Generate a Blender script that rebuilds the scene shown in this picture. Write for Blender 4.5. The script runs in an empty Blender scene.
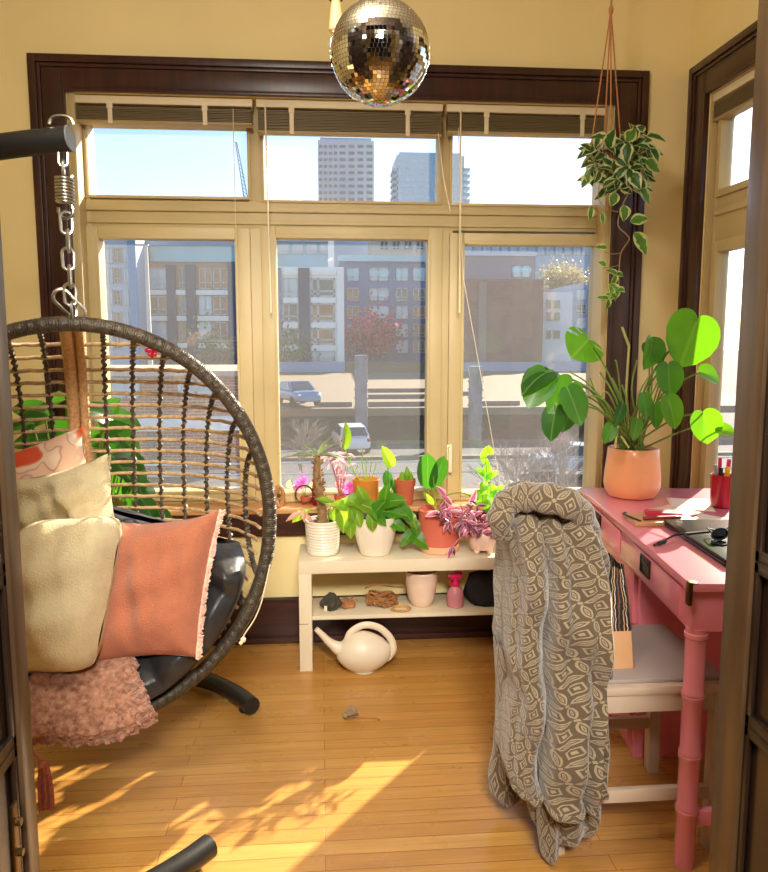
import bpy, bmesh, math, random
from mathutils import Vector, Matrix, Quaternion
PI=math.pi
sc=bpy.context.scene
COL=sc.collection
RX,RY,FPX=768,872,770.0
CAMH=1.32; PITCH=math.radians(7.3); YAW=math.radians(4.7)
cF=Vector((math.sin(YAW)*math.cos(PITCH),math.cos(YAW)*math.cos(PITCH),-math.sin(PITCH)))
cR=Vector((math.cos(YAW),-math.sin(YAW),0)); cU=cR.cross(cF); cC=Vector((0,0,CAMH))
def ray(x,y): return cF+cR*((x-384)/FPX)+cU*((436-y)/FPX)
def PY(x,y,Y): r=ray(x,y); return cC+r*(Y/r.y)
def PX(x,y,X): r=ray(x,y); return cC+r*(X/r.x)
def PZ(x,y,Z): r=ray(x,y); return cC+r*((Z-CAMH)/r.z)
def V(*a): return Vector(a)

# ---------------------------------------------------------------- materials
def lin(c):
    return tuple(((v/255)/12.92 if v/255<=0.04045 else ((v/255+0.055)/1.055)**2.4) for v in c)
MATS={}
def newmat(name):
    m=bpy.data.materials.new(name); m.use_nodes=True
    nt=m.node_tree; b=nt.nodes['Principled BSDF']; return m,nt,b
def ramp2(nt,fac,c1,c2,p1=.3,p2=.7):
    r=nt.nodes.new('ShaderNodeValToRGB'); r.color_ramp.elements[0].position=p1; r.color_ramp.elements[1].position=p2
    r.color_ramp.elements[0].color=(*c1,1); r.color_ramp.elements[1].color=(*c2,1)
    nt.links.new(fac,r.inputs[0]); return r.outputs[0]
def coord(nt,scale=(1,1,1),rot=(0,0,0),kind='Object'):
    t=nt.nodes.new('ShaderNodeTexCoord'); mp=nt.nodes.new('ShaderNodeMapping')
    mp.inputs['Scale'].default_value=scale; mp.inputs['Rotation'].default_value=rot
    nt.links.new(t.outputs[kind],mp.inputs[0]); return mp.outputs[0]
def noise(nt,vec,scale,detail=3,rough=.5):
    n=nt.nodes.new('ShaderNodeTexNoise'); n.inputs['Scale'].default_value=scale; n.inputs['Detail'].default_value=detail
    n.inputs['Roughness'].default_value=rough
    if vec: nt.links.new(vec,n.inputs['Vector'])
    return n
def bumpit(nt,b,h,strength,dist=.01):
    bp=nt.nodes.new('ShaderNodeBump'); bp.inputs['Strength'].default_value=strength; bp.inputs['Distance'].default_value=dist
    nt.links.new(h,bp.inputs['Height']); nt.links.new(bp.outputs[0],b.inputs['Normal'])
def pm(name,c,rough=.5,c2=None,scale=10,var=.12,bump=0,bs=60,metal=0,spec=.5,coat=0,transl=0,tc=None,sheen=0,stretch=(1,1,1),bd=.01,alpha=None):
    if name in MATS: return MATS[name]
    m,nt,b=newmat(name); L=lin(c)
    a=tuple(v*(1-var) for v in L); d=tuple(min(1,v*(1+var)) for v in L)
    if c2: a,d=L,lin(c2)
    vec=coord(nt,stretch)
    n=noise(nt,vec,scale)
    col=ramp2(nt,n.outputs[0],a,d)
    nt.links.new(col,b.inputs['Base Color'])
    b.inputs['Roughness'].default_value=rough; b.inputs['Metallic'].default_value=metal
    b.inputs['Specular IOR Level'].default_value=spec
    b.inputs['Coat Weight'].default_value=coat; b.inputs['Coat Roughness'].default_value=.1
    b.inputs['Sheen Weight'].default_value=sheen
    if bump:
        n2=noise(nt,vec,bs,4); bumpit(nt,b,n2.outputs[0],bump,bd)
    if transl:
        t=nt.nodes.new('ShaderNodeBsdfTranslucent'); t.inputs[0].default_value=(*lin(tc or c),1)
        mx=nt.nodes.new('ShaderNodeMixShader'); mx.inputs[0].default_value=transl
        nt.links.new(b.outputs[0],mx.inputs[1]); nt.links.new(t.outputs[0],mx.inputs[2])
        nt.links.new(mx.outputs[0],nt.nodes['Material Output'].inputs[0])
    MATS[name]=m; return m
def MA(nt,op,a,b=None,c=None):
    n=nt.nodes.new('ShaderNodeMath'); n.operation=op
    for i,v in enumerate((a,b,c)):
        if v is None: continue
        if isinstance(v,(int,float)): n.inputs[i].default_value=v
        else: nt.links.new(v,n.inputs[i])
    return n.outputs[0]

def floor_mat():
    m,nt,b=newmat('oak_strip_floor')
    vec=coord(nt)
    br=nt.nodes.new('ShaderNodeTexBrick'); br.offset=.37; br.squash=1
    br.inputs['Scale'].default_value=1; br.inputs['Brick Width'].default_value=1.15; br.inputs['Row Height'].default_value=.0572
    br.inputs['Mortar Size'].default_value=.0011; br.inputs['Mortar Smooth'].default_value=.3; br.inputs['Bias'].default_value=0
    br.inputs['Color1'].default_value=(*lin((210,160,86)),1); br.inputs['Color2'].default_value=(*lin((192,138,68)),1)
    br.inputs['Mortar'].default_value=(*lin((140,86,38)),1)
    nt.links.new(vec,br.inputs['Vector'])
    g=noise(nt,coord(nt,(1.6,42,1)),2.2,5,.6)
    gr=ramp2(nt,g.outputs[0],(.78,.76,.72),(1.08,1.06,1.02),.3,.72)
    mx=nt.nodes.new('ShaderNodeMix'); mx.data_type='RGBA'; mx.blend_type='MULTIPLY'; mx.inputs[0].default_value=1
    nt.links.new(br.outputs[0],mx.inputs[6]); nt.links.new(gr,mx.inputs[7])
    big=noise(nt,vec,1.3,2); bg=ramp2(nt,big.outputs[0],(.9,.9,.9),(1.08,1.06,1.04))
    m2=nt.nodes.new('ShaderNodeMix'); m2.data_type='RGBA'; m2.blend_type='MULTIPLY'; m2.inputs[0].default_value=1
    nt.links.new(mx.outputs[2],m2.inputs[6]); nt.links.new(bg,m2.inputs[7])
    nt.links.new(m2.outputs[2],b.inputs['Base Color'])
    rr=ramp2(nt,noise(nt,vec,9,3).outputs[0],(.24,)*3,(.4,)*3); nt.links.new(rr,b.inputs['Roughness'])
    b.inputs['Specular IOR Level'].default_value=.45
    inv=MA(nt,'SUBTRACT',1,br.outputs['Fac']); bumpit(nt,b,inv,.35,.002)
    return m
def wood_dark(name,c1,c2,rough=.3,st=(14,14,1.2),spec=.5):
    m,nt,b=newmat(name)
    n=noise(nt,coord(nt,st),3,5,.6)
    nt.links.new(ramp2(nt,n.outputs[0],lin(c1),lin(c2)),b.inputs['Base Color'])
    b.inputs['Roughness'].default_value=rough; b.inputs['Specular IOR Level'].default_value=spec
    bumpit(nt,b,n.outputs[0],.12,.002); return m
def glass_mat(name,tint=(1,1,1),dust=.034,gloss=.04):
    m,nt,b=newmat(name); nt.nodes.remove(b)
    tr=nt.nodes.new('ShaderNodeBsdfTransparent'); tr.inputs[0].default_value=(*tint,1)
    gl=nt.nodes.new('ShaderNodeBsdfGlossy'); gl.inputs['Roughness'].default_value=.02
    du=nt.nodes.new('ShaderNodeBsdfTranslucent'); du.inputs[0].default_value=(.9,.88,.85,1)
    m1=nt.nodes.new('ShaderNodeMixShader'); m2=nt.nodes.new('ShaderNodeMixShader')
    nz=noise(nt,coord(nt),5,4); fac=MA(nt,'MULTIPLY',MA(nt,'ADD',MA(nt,'MULTIPLY',nz.outputs[0],.2),.4),dust*2)
    nt.links.new(fac,m1.inputs[0]); nt.links.new(tr.outputs[0],m1.inputs[1]); nt.links.new(du.outputs[0],m1.inputs[2])
    m2.inputs[0].default_value=gloss
    nt.links.new(m1.outputs[0],m2.inputs[1]); nt.links.new(gl.outputs[0],m2.inputs[2])
    nt.links.new(m2.outputs[0],nt.nodes['Material Output'].inputs[0]); return m
def brick_mat(name,c1,c2,mo,w=.22,h=.075):
    m,nt,b=newmat(name)
    br=nt.nodes.new('ShaderNodeTexBrick'); br.inputs['Scale'].default_value=1
    br.inputs['Brick Width'].default_value=w; br.inputs['Row Height'].default_value=h; br.inputs['Mortar Size'].default_value=h*.12
    for k,c in (('Color1',c1),('Color2',c2),('Mortar',mo)): br.inputs[k].default_value=(*lin(c),1)
    nt.links.new(coord(nt,(1,1,1),(PI/2,0,0)),br.inputs['Vector'])
    n=noise(nt,coord(nt),.5,4); mx=nt.nodes.new('ShaderNodeMix'); mx.data_type='RGBA'; mx.blend_type='MULTIPLY'; mx.inputs[0].default_value=1
    nt.links.new(br.outputs[0],mx.inputs[6]); nt.links.new(ramp2(nt,n.outputs[0],(.85,.85,.85),(1.1,1.1,1.1)),mx.inputs[7])
    nt.links.new(mx.outputs[2],b.inputs['Base Color']); b.inputs['Roughness'].default_value=.9; return m
def robe_mat():
    m,nt,b=newmat('robe_fleece')
    t=nt.nodes.new('ShaderNodeTexCoord'); s=nt.nodes.new('ShaderNodeSeparateXYZ')
    nt.links.new(t.outputs['UV'],s.inputs[0])
    nz=noise(nt,t.outputs['UV'],6,2)
    wob=MA(nt,'MULTIPLY',MA(nt,'SUBTRACT',nz.outputs[0],.5),.03)
    def tri(v,off): return MA(nt,'SUBTRACT',MA(nt,'FRACT',MA(nt,'ADD',MA(nt,'ADD',v,off),wob)),.5)
    K=1.0
    def field(off):
        x=tri(MA(nt,'MULTIPLY',s.outputs[0],K),off); y=tri(MA(nt,'MULTIPLY',s.outputs[1],K),off)
        return MA(nt,'ABSOLUTE',x),MA(nt,'ABSOLUTE',y)
    x,y=field(0)
    # lens petals: two circles through neighbouring lattice corners
    def dist(ax,ay):
        return MA(nt,'SQRT',MA(nt,'ADD',MA(nt,'POWER',MA(nt,'SUBTRACT',x,ax),2),MA(nt,'POWER',MA(nt,'SUBTRACT',y,ay),2)))
    d1=dist(.5,0); d2=dist(0,.5)
    lens=MA(nt,'MAXIMUM',d1,d2)                      # < .5 inside a petal on the diagonal
    l1=MA(nt,'COMPARE',lens,.435,.022); l2=MA(nt,'COMPARE',lens,.375,.012)
    core=MA(nt,'LESS_THAN',lens,.33)
    dm=MA(nt,'ADD',x,y)                              # diamond at the cell centre
    xm=MA(nt,'SUBTRACT',.5,x); ym=MA(nt,'SUBTRACT',.5,y)
    e1=MA(nt,'MINIMUM',MA(nt,'ADD',x,ym),MA(nt,'ADD',xm,y))
    g1=MA(nt,'COMPARE',e1,.19,.03); g2=MA(nt,'LESS_THAN',e1,.075)
    mid=MA(nt,'LESS_THAN',MA(nt,'ADD',xm,ym),.06); cen=MA(nt,'LESS_THAN',dm,.07)
    tot=MA(nt,'MAXIMUM',MA(nt,'MAXIMUM',l1,l2),MA(nt,'MAXIMUM',MA(nt,'MAXIMUM',g1,g2),MA(nt,'MAXIMUM',mid,cen)))
    tot=MA(nt,'MAXIMUM',tot,MA(nt,'MULTIPLY',core,.35))
    f=noise(nt,coord(nt),160,3)
    tot=MA(nt,'ADD',tot,MA(nt,'MULTIPLY',MA(nt,'SUBTRACT',f.outputs[0],.5),.5))
    nt.links.new(ramp2(nt,tot,lin((96,82,65)),lin((158,142,117)),.1,.95),b.inputs['Base Color'])
    b.inputs['Roughness'].default_value=.95; b.inputs['Sheen Weight'].default_value=.5; b.inputs['Specular IOR Level'].default_value=.1
    h=MA(nt,'ADD',MA(nt,'MULTIPLY',tot,.7),f.outputs[0]); bumpit(nt,b,h,.5,.004); return m
def leaf_mat(name,c,tc,mix=.45,edge=None,rough=.38,vein=None):
    m,nt,b=newmat(name)
    t=nt.nodes.new('ShaderNodeTexCoord'); s=nt.nodes.new('ShaderNodeSeparateXYZ'); nt.links.new(t.outputs['UV'],s.inputs[0])
    n=noise(nt,coord(nt),18,3)
    L=lin(c); col=ramp2(nt,n.outputs[0],tuple(v*.75 for v in L),tuple(min(1,v*1.25) for v in L))
    u=MA(nt,'ABSOLUTE',MA(nt,'SUBTRACT',MA(nt,'MULTIPLY',s.outputs[0],2),1))
    def mixc(a,fac,c3):
        mx=nt.nodes.new('ShaderNodeMix'); mx.data_type='RGBA'; nt.links.new(a,mx.inputs[6]); mx.inputs[7].default_value=(*lin(c3),1); nt.links.new(fac,mx.inputs[0]); return mx.outputs[2]
    if edge:
        e=MA(nt,'GREATER_THAN',MA(nt,'ADD',u,MA(nt,'MULTIPLY',MA(nt,'SUBTRACT',noise(nt,coord(nt),45,3).outputs[0],.5),1.1)),.62)
        col=mixc(col,e,edge)
    if vein:
        col=mixc(col,MA(nt,'LESS_THAN',u,.06),vein)
    nt.links.new(col,b.inputs['Base Color']); b.inputs['Roughness'].default_value=rough
    tl=nt.nodes.new('ShaderNodeBsdfTranslucent'); tl.inputs[0].default_value=(*lin(tc),1)
    if edge: nt.links.new(col,tl.inputs[0])
    mx=nt.nodes.new('ShaderNodeMixShader'); mx.inputs[0].default_value=mix
    nt.links.new(b.outputs[0],mx.inputs[1]); nt.links.new(tl.outputs[0],mx.inputs[2]); nt.links.new(mx.outputs[0],nt.nodes['Material Output'].inputs[0])
    return m
def stripes_mat(name,cols,axis,scale,rough=.8):
    m,nt,b=newmat(name); s=nt.nodes.new('ShaderNodeSeparateXYZ')
    t=nt.nodes.new('ShaderNodeTexCoord'); nt.links.new(t.outputs['UV'],s.inputs[0])
    n=noise(nt,t.outputs['UV'],7,2)
    v=MA(nt,'FRACT',MA(nt,'ADD',MA(nt,'MULTIPLY',s.outputs[axis],scale),MA(nt,'MULTIPLY',n.outputs[0],.5)))
    r=nt.nodes.new('ShaderNodeValToRGB'); r.color_ramp.interpolation='CONSTANT'
    while len(r.color_ramp.elements)<len(cols): r.color_ramp.elements.new(.5)
    for e,(p,c) in zip(r.color_ramp.elements,cols): e.position=p; e.color=(*lin(c),1)
    nt.links.new(v,r.inputs[0]); nt.links.new(r.outputs[0],b.inputs['Base Color']); b.inputs['Roughness'].default_value=rough; return m
def floral_mat():
    m,nt,b=newmat('coral_floral_print')
    vec=coord(nt); n=noise(nt,vec,9,2); f=noise(nt,vec,22,3)
    w=nt.nodes.new('ShaderNodeTexVoronoi'); w.inputs['Scale'].default_value=7.5; nt.links.new(vec,w.inputs['Vector'])
    v=MA(nt,'ADD',w.outputs['Distance'],MA(nt,'MULTIPLY',MA(nt,'SUBTRACT',n.outputs[0],.5),.9))
    r=nt.nodes.new('ShaderNodeValToRGB'); cr=r.color_ramp
    cr.elements[0].position=.33; cr.elements[0].color=(*lin((214,84,52)),1)
    cr.elements[1].position=.62; cr.elements[1].color=(*lin((236,196,170)),1)
    e=cr.elements.new(.4); e.color=(*lin((226,128,92)),1); e=cr.elements.new(.46); e.color=(*lin((240,214,190)),1)
    e=cr.elements.new(.56); e.color=(*lin((236,205,182)),1); e=cr.elements.new(.59); e.color=(*lin((196,150,135)),1)
    nt.links.new(v,r.inputs[0]); nt.links.new(r.outputs[0],b.inputs['Base Color']); b.inputs['Roughness'].default_value=.9
    bumpit(nt,b,f.outputs[0],.2,.003); return m

# ---------------------------------------------------------------- mesh builder
class MB:
    def __init__(s): s.v=[]; s.f=[]; s.uv=[]
    def add(s,vs,fs,uvs=None):
        o=len(s.v); s.v+= [Vector(p) for p in vs]
        for i,f in enumerate(fs):
            s.f.append([o+k for k in f]); s.uv.append(uvs[i] if uvs else None)
        return s
    def box(s,c,d,rot=None,bev=0,seg=2):
        bm=bmesh.new(); bmesh.ops.create_cube(bm,size=1)
        for v in bm.verts: v.co=Vector((v.co.x*d[0],v.co.y*d[1],v.co.z*d[2]))
        if bev: bmesh.ops.bevel(bm,geom=list(bm.edges),offset=min(bev,min(d)*.45),segments=seg,affect='EDGES',profile=.6)
        R=rot if isinstance(rot,Matrix) else (Matrix.Rotation(rot,3,'Z') if rot else Matrix.Identity(3))
        bm.verts.index_update()
        s.add([R@v.co+Vector(c) for v in bm.verts],[[v.index for v in f.verts] for f in bm.faces]); bm.free(); return s
    def bb(s,x0,x1,y0,y1,z0,z1,bev=0,seg=2):
        return s.box(((x0+x1)/2,(y0+y1)/2,(z0+z1)/2),(abs(x1-x0),abs(y1-y0),abs(z1-z0)),None,bev,seg)
    def tube(s,pts,r,n=8,closed=False,caps=True,flat=None,uvs=None):
        pts=[Vector(p) for p in pts]; m=len(pts)
        rs=r if isinstance(r,(list,tuple)) else [r]*m
        T=[]
        for i in range(m):
            a=pts[(i-1)%m] if (closed or i>0) else pts[i]; b=pts[(i+1)%m] if (closed or i<m-1) else pts[i]
            d=b-a; T.append(d.normalized() if d.length>1e-9 else Vector((0,0,1)))
        up=Vector((0,0,1)) if abs(T[0].z)<.9 else Vector((1,0,0))
        nrm=(up-T[0]*up.dot(T[0])).normalized(); vs=[]
        for i in range(m):
            if i>0:
                q=T[i-1].rotation_difference(T[i]); nrm=q@nrm; nrm=(nrm-T[i]*nrm.dot(T[i])).normalized()
            bi=T[i].cross(nrm)
            for k in range(n):
                a=2*PI*k/n; ca,sa=math.cos(a),math.sin(a)
                if flat: ca*=flat
                vs.append(pts[i]+(nrm*ca+bi*sa)*rs[i])
        fs=[];us=[]
        for i in range(m if closed else m-1):
            j=(i+1)%m
            for k in range(n):
                l=(k+1)%n; fs.append([i*n+k,i*n+l,j*n+l,j*n+k])
                if uvs: us.append([(k/n*uvs[0],i/m*uvs[1]),((k+1)/n*uvs[0],i/m*uvs[1]),((k+1)/n*uvs[0],(i+1)/m*uvs[1]),(k/n*uvs[0],(i+1)/m*uvs[1])])
        if caps and not closed:
            fs.append(list(range(n))[::-1]); fs.append([(m-1)*n+k for k in range(n)])
            if uvs: us+= [[(0,0)]*n]*2
        return s.add(vs,fs,us if uvs else None)
    def lathe(s,prof,c=(0,0,0),n=32,cap0=True,cap1=True):
        c=Vector(c); vs=[]; m=len(prof)
        for (r,z) in prof:
            for k in range(n):
                a=2*PI*k/n; vs.append(c+Vector((r*math.cos(a),r*math.sin(a),z)))
        fs=[]
        for i in range(m-1):
            for k in range(n):
                l=(k+1)%n; fs.append([i*n+k,i*n+l,(i+1)*n+l,(i+1)*n+k])
        if cap0: fs.append(list(range(n))[::-1])
        if cap1: fs.append([(m-1)*n+k for k in range(n)])
        return s.add(vs,fs)
    def ball(s,c,r,n=12,sx=1,sy=1,sz=1,R=None):
        prof=[]; h=max(4,n//2); vs=[]; fs=[]
        c=Vector(c); R=R or Matrix.Identity(3)
        for i in range(h+1):
            t=PI*i/h
            for k in range(n):
                a=2*PI*k/n; vs.append(c+R@Vector((r*sx*math.sin(t)*math.cos(a),r*sy*math.sin(t)*math.sin(a),r*sz*math.cos(t))))
        for i in range(h):
            for k in range(n):
                l=(k+1)%n; fs.append([i*n+k,(i+1)*n+k,(i+1)*n+l,i*n+l])
        return s.add(vs,fs)
    def grid(s,fn,nu,nv,uvfn=None,closeu=False,skip=None):
        vs=[];fs=[];us=[]; cu=nu if closeu else nu+1
        for j in range(nv+1):
            for i in range(cu): vs.append(fn(i/nu,j/nv))
        for j in range(nv):
            for i in range(nu):
                if skip and skip(i,j): continue
                a=j*cu+i; b=j*cu+(i+1)%cu; fs.append([a,b,b+cu,a+cu])
                q=[(i/nu,j/nv),((i+1)/nu,j/nv),((i+1)/nu,(j+1)/nv),(i/nu,(j+1)/nv)]
                us.append([uvfn(*p) for p in q] if uvfn else q)
        return s.add(vs,fs,us)
    def leaf(s,P,d,nrm,L,W,kind='heart',fold=.25,droop=.3,nu=8,nv=8,split=False,wav=0):
        P=Vector(P); d=Vector(d).normalized(); nrm=Vector(nrm); nrm=(nrm-d*nrm.dot(d))
        if nrm.length<1e-5: nrm=d.orthogonal()
        nrm.normalize(); sd=d.cross(nrm)
        if kind=='heart':
            nu=22 if L>.07 else 14; nv=5 if L>.07 else 3; kx=W/(1.02*L)
            def xy(u,v):
                f=(2*u-1)*PI; r=L*(1-abs(f)/PI)**1.22*v*(1+.05*math.cos(2*f)); return r*math.sin(f)*kx,r*math.cos(f)
            def hf(u,v):
                x,y=xy(u,v); h=fold*abs(x)-droop*y*abs(y)/L+wav*L*math.sin(u*40)*v
                return P+d*y*(1-.12*droop)+sd*x+nrm*h
            def hu(u,v):
                x,y=xy(u,v); return (.5+x/W,y/L)
            nu=44 if split else nu
            sk=(lambda i,j: 2<=j and i in (11,15,28,32)) if split else None
            return s.grid(hf,nu,nv,hu,False,sk)
        def fn(u,v):
            x=2*u-1
            if kind=='heart': w=(.62+.9*v**.8-1.52*v**2.2); w=max(w,.0); y=v-.2*abs(x)**1.2*(1-v)**2
            elif kind=='lance': w=math.sin(PI*min(1,v**.8))**.9; y=v
            elif kind=='oval': w=max(0,1-(2*v-1)**2)**.5; y=v
            else: w=math.sin(PI*v)**.7; y=v
            h=fold*abs(x)*W*.5*w - droop*L*v*v + (wav*L*math.sin(v*14+x*3)*abs(x) if wav else 0)
            return P+d*(L*y)*(1-.12*droop*v)+sd*(x*w*W*.5)+nrm*h
        sk=None
        if split: sk=lambda i,j: (j in (3,6,9) and (i<nu*.28 or i>=nu*.72))
        return s.grid(fn,nu,nv,None,False,sk)
    def build(s,name,mat,parent=None,loc=None,smooth=True,ang=.7,solid=0,sub=0):
        me=bpy.data.meshes.new(name)
        off=Vector(parent['_o']) if parent is not None else Vector(loc or (0,0,0))
        me.from_pydata([p-off for p in s.v],[],s.f)
        if any(u for u in s.uv):
            ul=me.uv_layers.new(name='UVMap'); k=0
            for i,f in enumerate(s.f):
                u=s.uv[i]
                for q in range(len(f)):
                    ul.data[k].uv=u[q] if u else (0,0); k+=1
        me.validate(); me.update()
        if smooth:
            me.shade_smooth(); me.set_sharp_from_angle(angle=ang)
        o=bpy.data.objects.new(name,me); COL.objects.link(o)
        if mat: me.materials.append(mat)
        o['_o']=list(off)
        if parent is not None: o.parent=parent
        else: o.location=off
        if sub:
            md=o.modifiers.new('sub','SUBSURF'); md.levels=sub; md.render_levels=sub
        if solid:
            md=o.modifiers.new('sol','SOLIDIFY'); md.thickness=solid; md.offset=0
        return o
def thing(name,label,cat,loc=(0,0,0),group=None):
    o=bpy.data.objects.new(name,None); COL.objects.link(o); o.location=loc; o['_o']=list(loc); o.empty_display_size=.05
    return tag(o,label,cat,group)
def tag(o,label,cat,group=None,kind=None):
    o['label']=label; o['category']=cat
    if group: o['group']=group
    if kind: o['kind']=kind
    return o
def struct(o): o['kind']='structure'; return o
def spline(pts,n=8,closed=False):
    P=[Vector(p) for p in pts]; m=len(P); out=[]
    for i in range(m if closed else m-1):
        g=lambda k: P[k%m] if closed else P[max(0,min(m-1,k))]
        p0,p1,p2,p3=g(i-1),g(i),g(i+1),g(i+2)
        for k in range(n):
            t=k/n; out.append(.5*((2*p1)+(p2-p0)*t+(2*p0-5*p1+4*p2-p3)*t*t+(3*p1-p0-3*p2+p3)*t**3))
    if not closed: out.append(P[-1])
    return out
def lerp(a,b,t): return a+(b-a)*t
def interp(tab,x):
    if x<=tab[0][0]: return tab[0][1:]
    for a,b in zip(tab,tab[1:]):
        if x<=b[0]:
            t=(x-a[0])/(b[0]-a[0]); t=t*t*(3-2*t)*.5+t*.5
            return tuple(lerp(p,q,t) for p,q in zip(a[1:],b[1:]))
    return tab[-1][1:]

# materials used in many places
WALLM=pm('wall_paint',(248,230,170),.7,var=.03,scale=3,bump=.08,bs=180,bd=.002)
CEIL=pm('ceiling_paint',(226,214,184),.8,var=.02)
FRAMEM=pm('window_frame_paint',(200,180,130),.45,var=.04,scale=6)
DARKW=wood_dark('dark_mahogany_trim',(46,22,18),(74,40,32),.32)
DARKWH=wood_dark('dark_mahogany_trim_long',(46,22,18),(74,40,32),.32,(1.2,14,14))
DOORW=wood_dark('walnut_door',(62,46,32),(92,70,48),.3)
DOORL=wood_dark('walnut_door_panel',(30,20,15),(46,32,24),.25)
BLACKM=pm('black_steel',(34,34,34),.38,var=.1,scale=30,spec=.5)
CHROME=pm('zinc_steel',(190,188,180),.28,metal=1,var=.08,scale=40)
WHITEP=pm('white_laminate',(228,216,188),.35,var=.02)
WHITEC=pm('white_ceramic',(238,228,210),.3,var=.03,coat=.3)
TERRA=pm('terracotta',(190,96,62),.75,var=.12,scale=14,bump=.1)
SOIL=pm('potting_soil',(46,32,24),.95,var=.5,scale=60,bump=.8,bs=90)
STEMM=pm('plant_stem',(120,140,60),.5,var=.15)
GLASS=glass_mat('window_glass')
BLINDR=pm('blind_rail',(176,156,112),.5,var=.05)
BLINDM=pm('blind_slat',(128,112,78),.5,var=.05)
CREAMP=pm('cream_plastic',(238,224,190),.45,var=.03)
BRASS=pm('aged_brass',(120,96,60),.35,metal=1,var=.15)
PINKD=pm('pink_lacquer',(242,144,164),.25,var=.03,scale=3,coat=.4)

# ---------------------------------------------------------------- room shell
WX0,WX1=-2.2,1.55; WYB=3.26; FY0,FY1=.50,.62; CZ=2.85; T=.2
OX0,OX1,OZ0,OZ1=-.984,1.231,.60,2.275      # back window opening
R0,R1=1.45,3.08                             # right window opening along Y
def rect_wall(mb,axis,pos,a0,a1,z0,z1,holes,t):
    # wall slab with rectangular holes; axis 'x': spans X at Y=pos..pos+t ; axis 'y': spans Y at X=pos..pos+t
    xs=sorted({a0,a1,*[h[0] for h in holes],*[h[1] for h in holes]}); zs=sorted({z0,z1,*[h[2] for h in holes],*[h[3] for h in holes]})
    for i in range(len(xs)-1):
        for j in range(len(zs)-1):
            cx,cz=(xs[i]+xs[i+1])/2,(zs[j]+zs[j+1])/2
            if any(h[0]<cx<h[1] and h[2]<cz<h[3] for h in holes): continue
            if axis=='x': mb.bb(xs[i],xs[i+1],pos,pos+t,zs[j],zs[j+1])
            else: mb.bb(pos,pos+t,xs[i],xs[i+1],zs[j],zs[j+1])
    return mb
struct(MB().bb(-2.4,1.75,-3.2,3.46,-.12,0).build('floor',floor_mat(),smooth=False))
struct(MB().bb(-2.4,1.75,-3.2,3.46,CZ,CZ+.12).build('ceiling',CEIL,smooth=False))
struct(rect_wall(MB(),'x',WYB,WX0-T,WX1+T,0,CZ,[(OX0,OX1,OZ0-.03,OZ1)],T).build('wall_back',WALLM,smooth=False))
struct(rect_wall(MB(),'y',WX1,-3.2,WYB,0,CZ,[(R0,R1,OZ0-.03,OZ1)],.095).build('wall_right',WALLM,smooth=False))
struct(MB().bb(WX0-T,WX0,-3.2,WYB,0,CZ).build('wall_left',WALLM,smooth=False))
HALLM=pm('hall_paint',(74,58,44),.8,var=.03)
struct(rect_wall(MB(),'x',FY0,WX0,WX1,0,CZ,[(-.53,.73,0,2.3)],FY1-FY0).build('wall_front',HALLM,smooth=False))
struct(MB().bb(WX0,WX1,-3.2,-3.0,0,CZ).build('wall_rear',HALLM,smooth=False))
bb=MB(); bb.bb(WX0,WX1,WYB-.02,WYB,0,.2,.004); bb.bb(WX0,WX1,WYB-.035,WYB-.018,0,.028,.008)
bb.bb(WX0,WX1,WYB-.026,WYB,.188,.2,.004)
struct(bb.build('baseboard_back',DARKWH))
struct(MB().bb(WX1-.02,WX1,FY1,WYB-.04,0,.2,.004).bb(WX1-.035,WX1-.018,FY1,WYB-.04,0,.028,.008).build('baseboard_right',DARKW))
struct(MB().bb(WX0,WX0+.02,FY1,WYB-.04,0,.2,.004).build('baseboard_left',DARKW))

# dark casing of the back window, with a raised outer moulding
def casing(axis,pos,a0,a1,z0,z1,w,sgn=-1,skipl=False):
    mb=MB()
    def bx(p0,p1,q0,q1,d):
        if axis=='x': mb.bb(p0,p1,pos+sgn*d,pos,q0,q1,.004)
        else: mb.bb(pos+sgn*d,pos,p0,p1,q0,q1,.004)
    for (i,o,d) in ((.014,w-.045,.016),(w-.03,w,.028),(w-.045,w-.03,.021),(0,.014,.021)):
        bx(a0-o,a0-i,z0-.0,z1+o,d); bx(a1+i,a1+o,z0-.0,z1+o,d); bx(a0-i,a1+i,z1+i,z1+o,d)
    return mb
cw=casing('x',WYB,OX0,OX1,OZ0-.0,OZ1,.134)
struct(cw.build('trim_1',DARKW))
ap=MB().bb(OX0-.13,OX1+.13,WYB-.022,WYB,OZ0-.125,OZ0-.024,.004).bb(OX0-.13,OX1+.13,WYB-.03,WYB,OZ0-.05,OZ0-.024,.006)
struct(ap.build('trim_2',DARKWH))
st=MB().bb(OX0-.15,OX1+.15,WYB-.045,WYB,OZ0-.022,OZ0,.006)
st.bb(OX0,OX1,WYB,WYB+.2,OZ0-.022,OZ0)
SILLM=pm('window_stool_wood',(214,160,104),.4,c2=(196,140,88),stretch=(1,10,10))
struct(st.build('trim_3',SILLM))
struct(casing('y',WX1,R0,R1,OZ0-.0,OZ1,.138).build('trim_4',DARKW))

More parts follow.
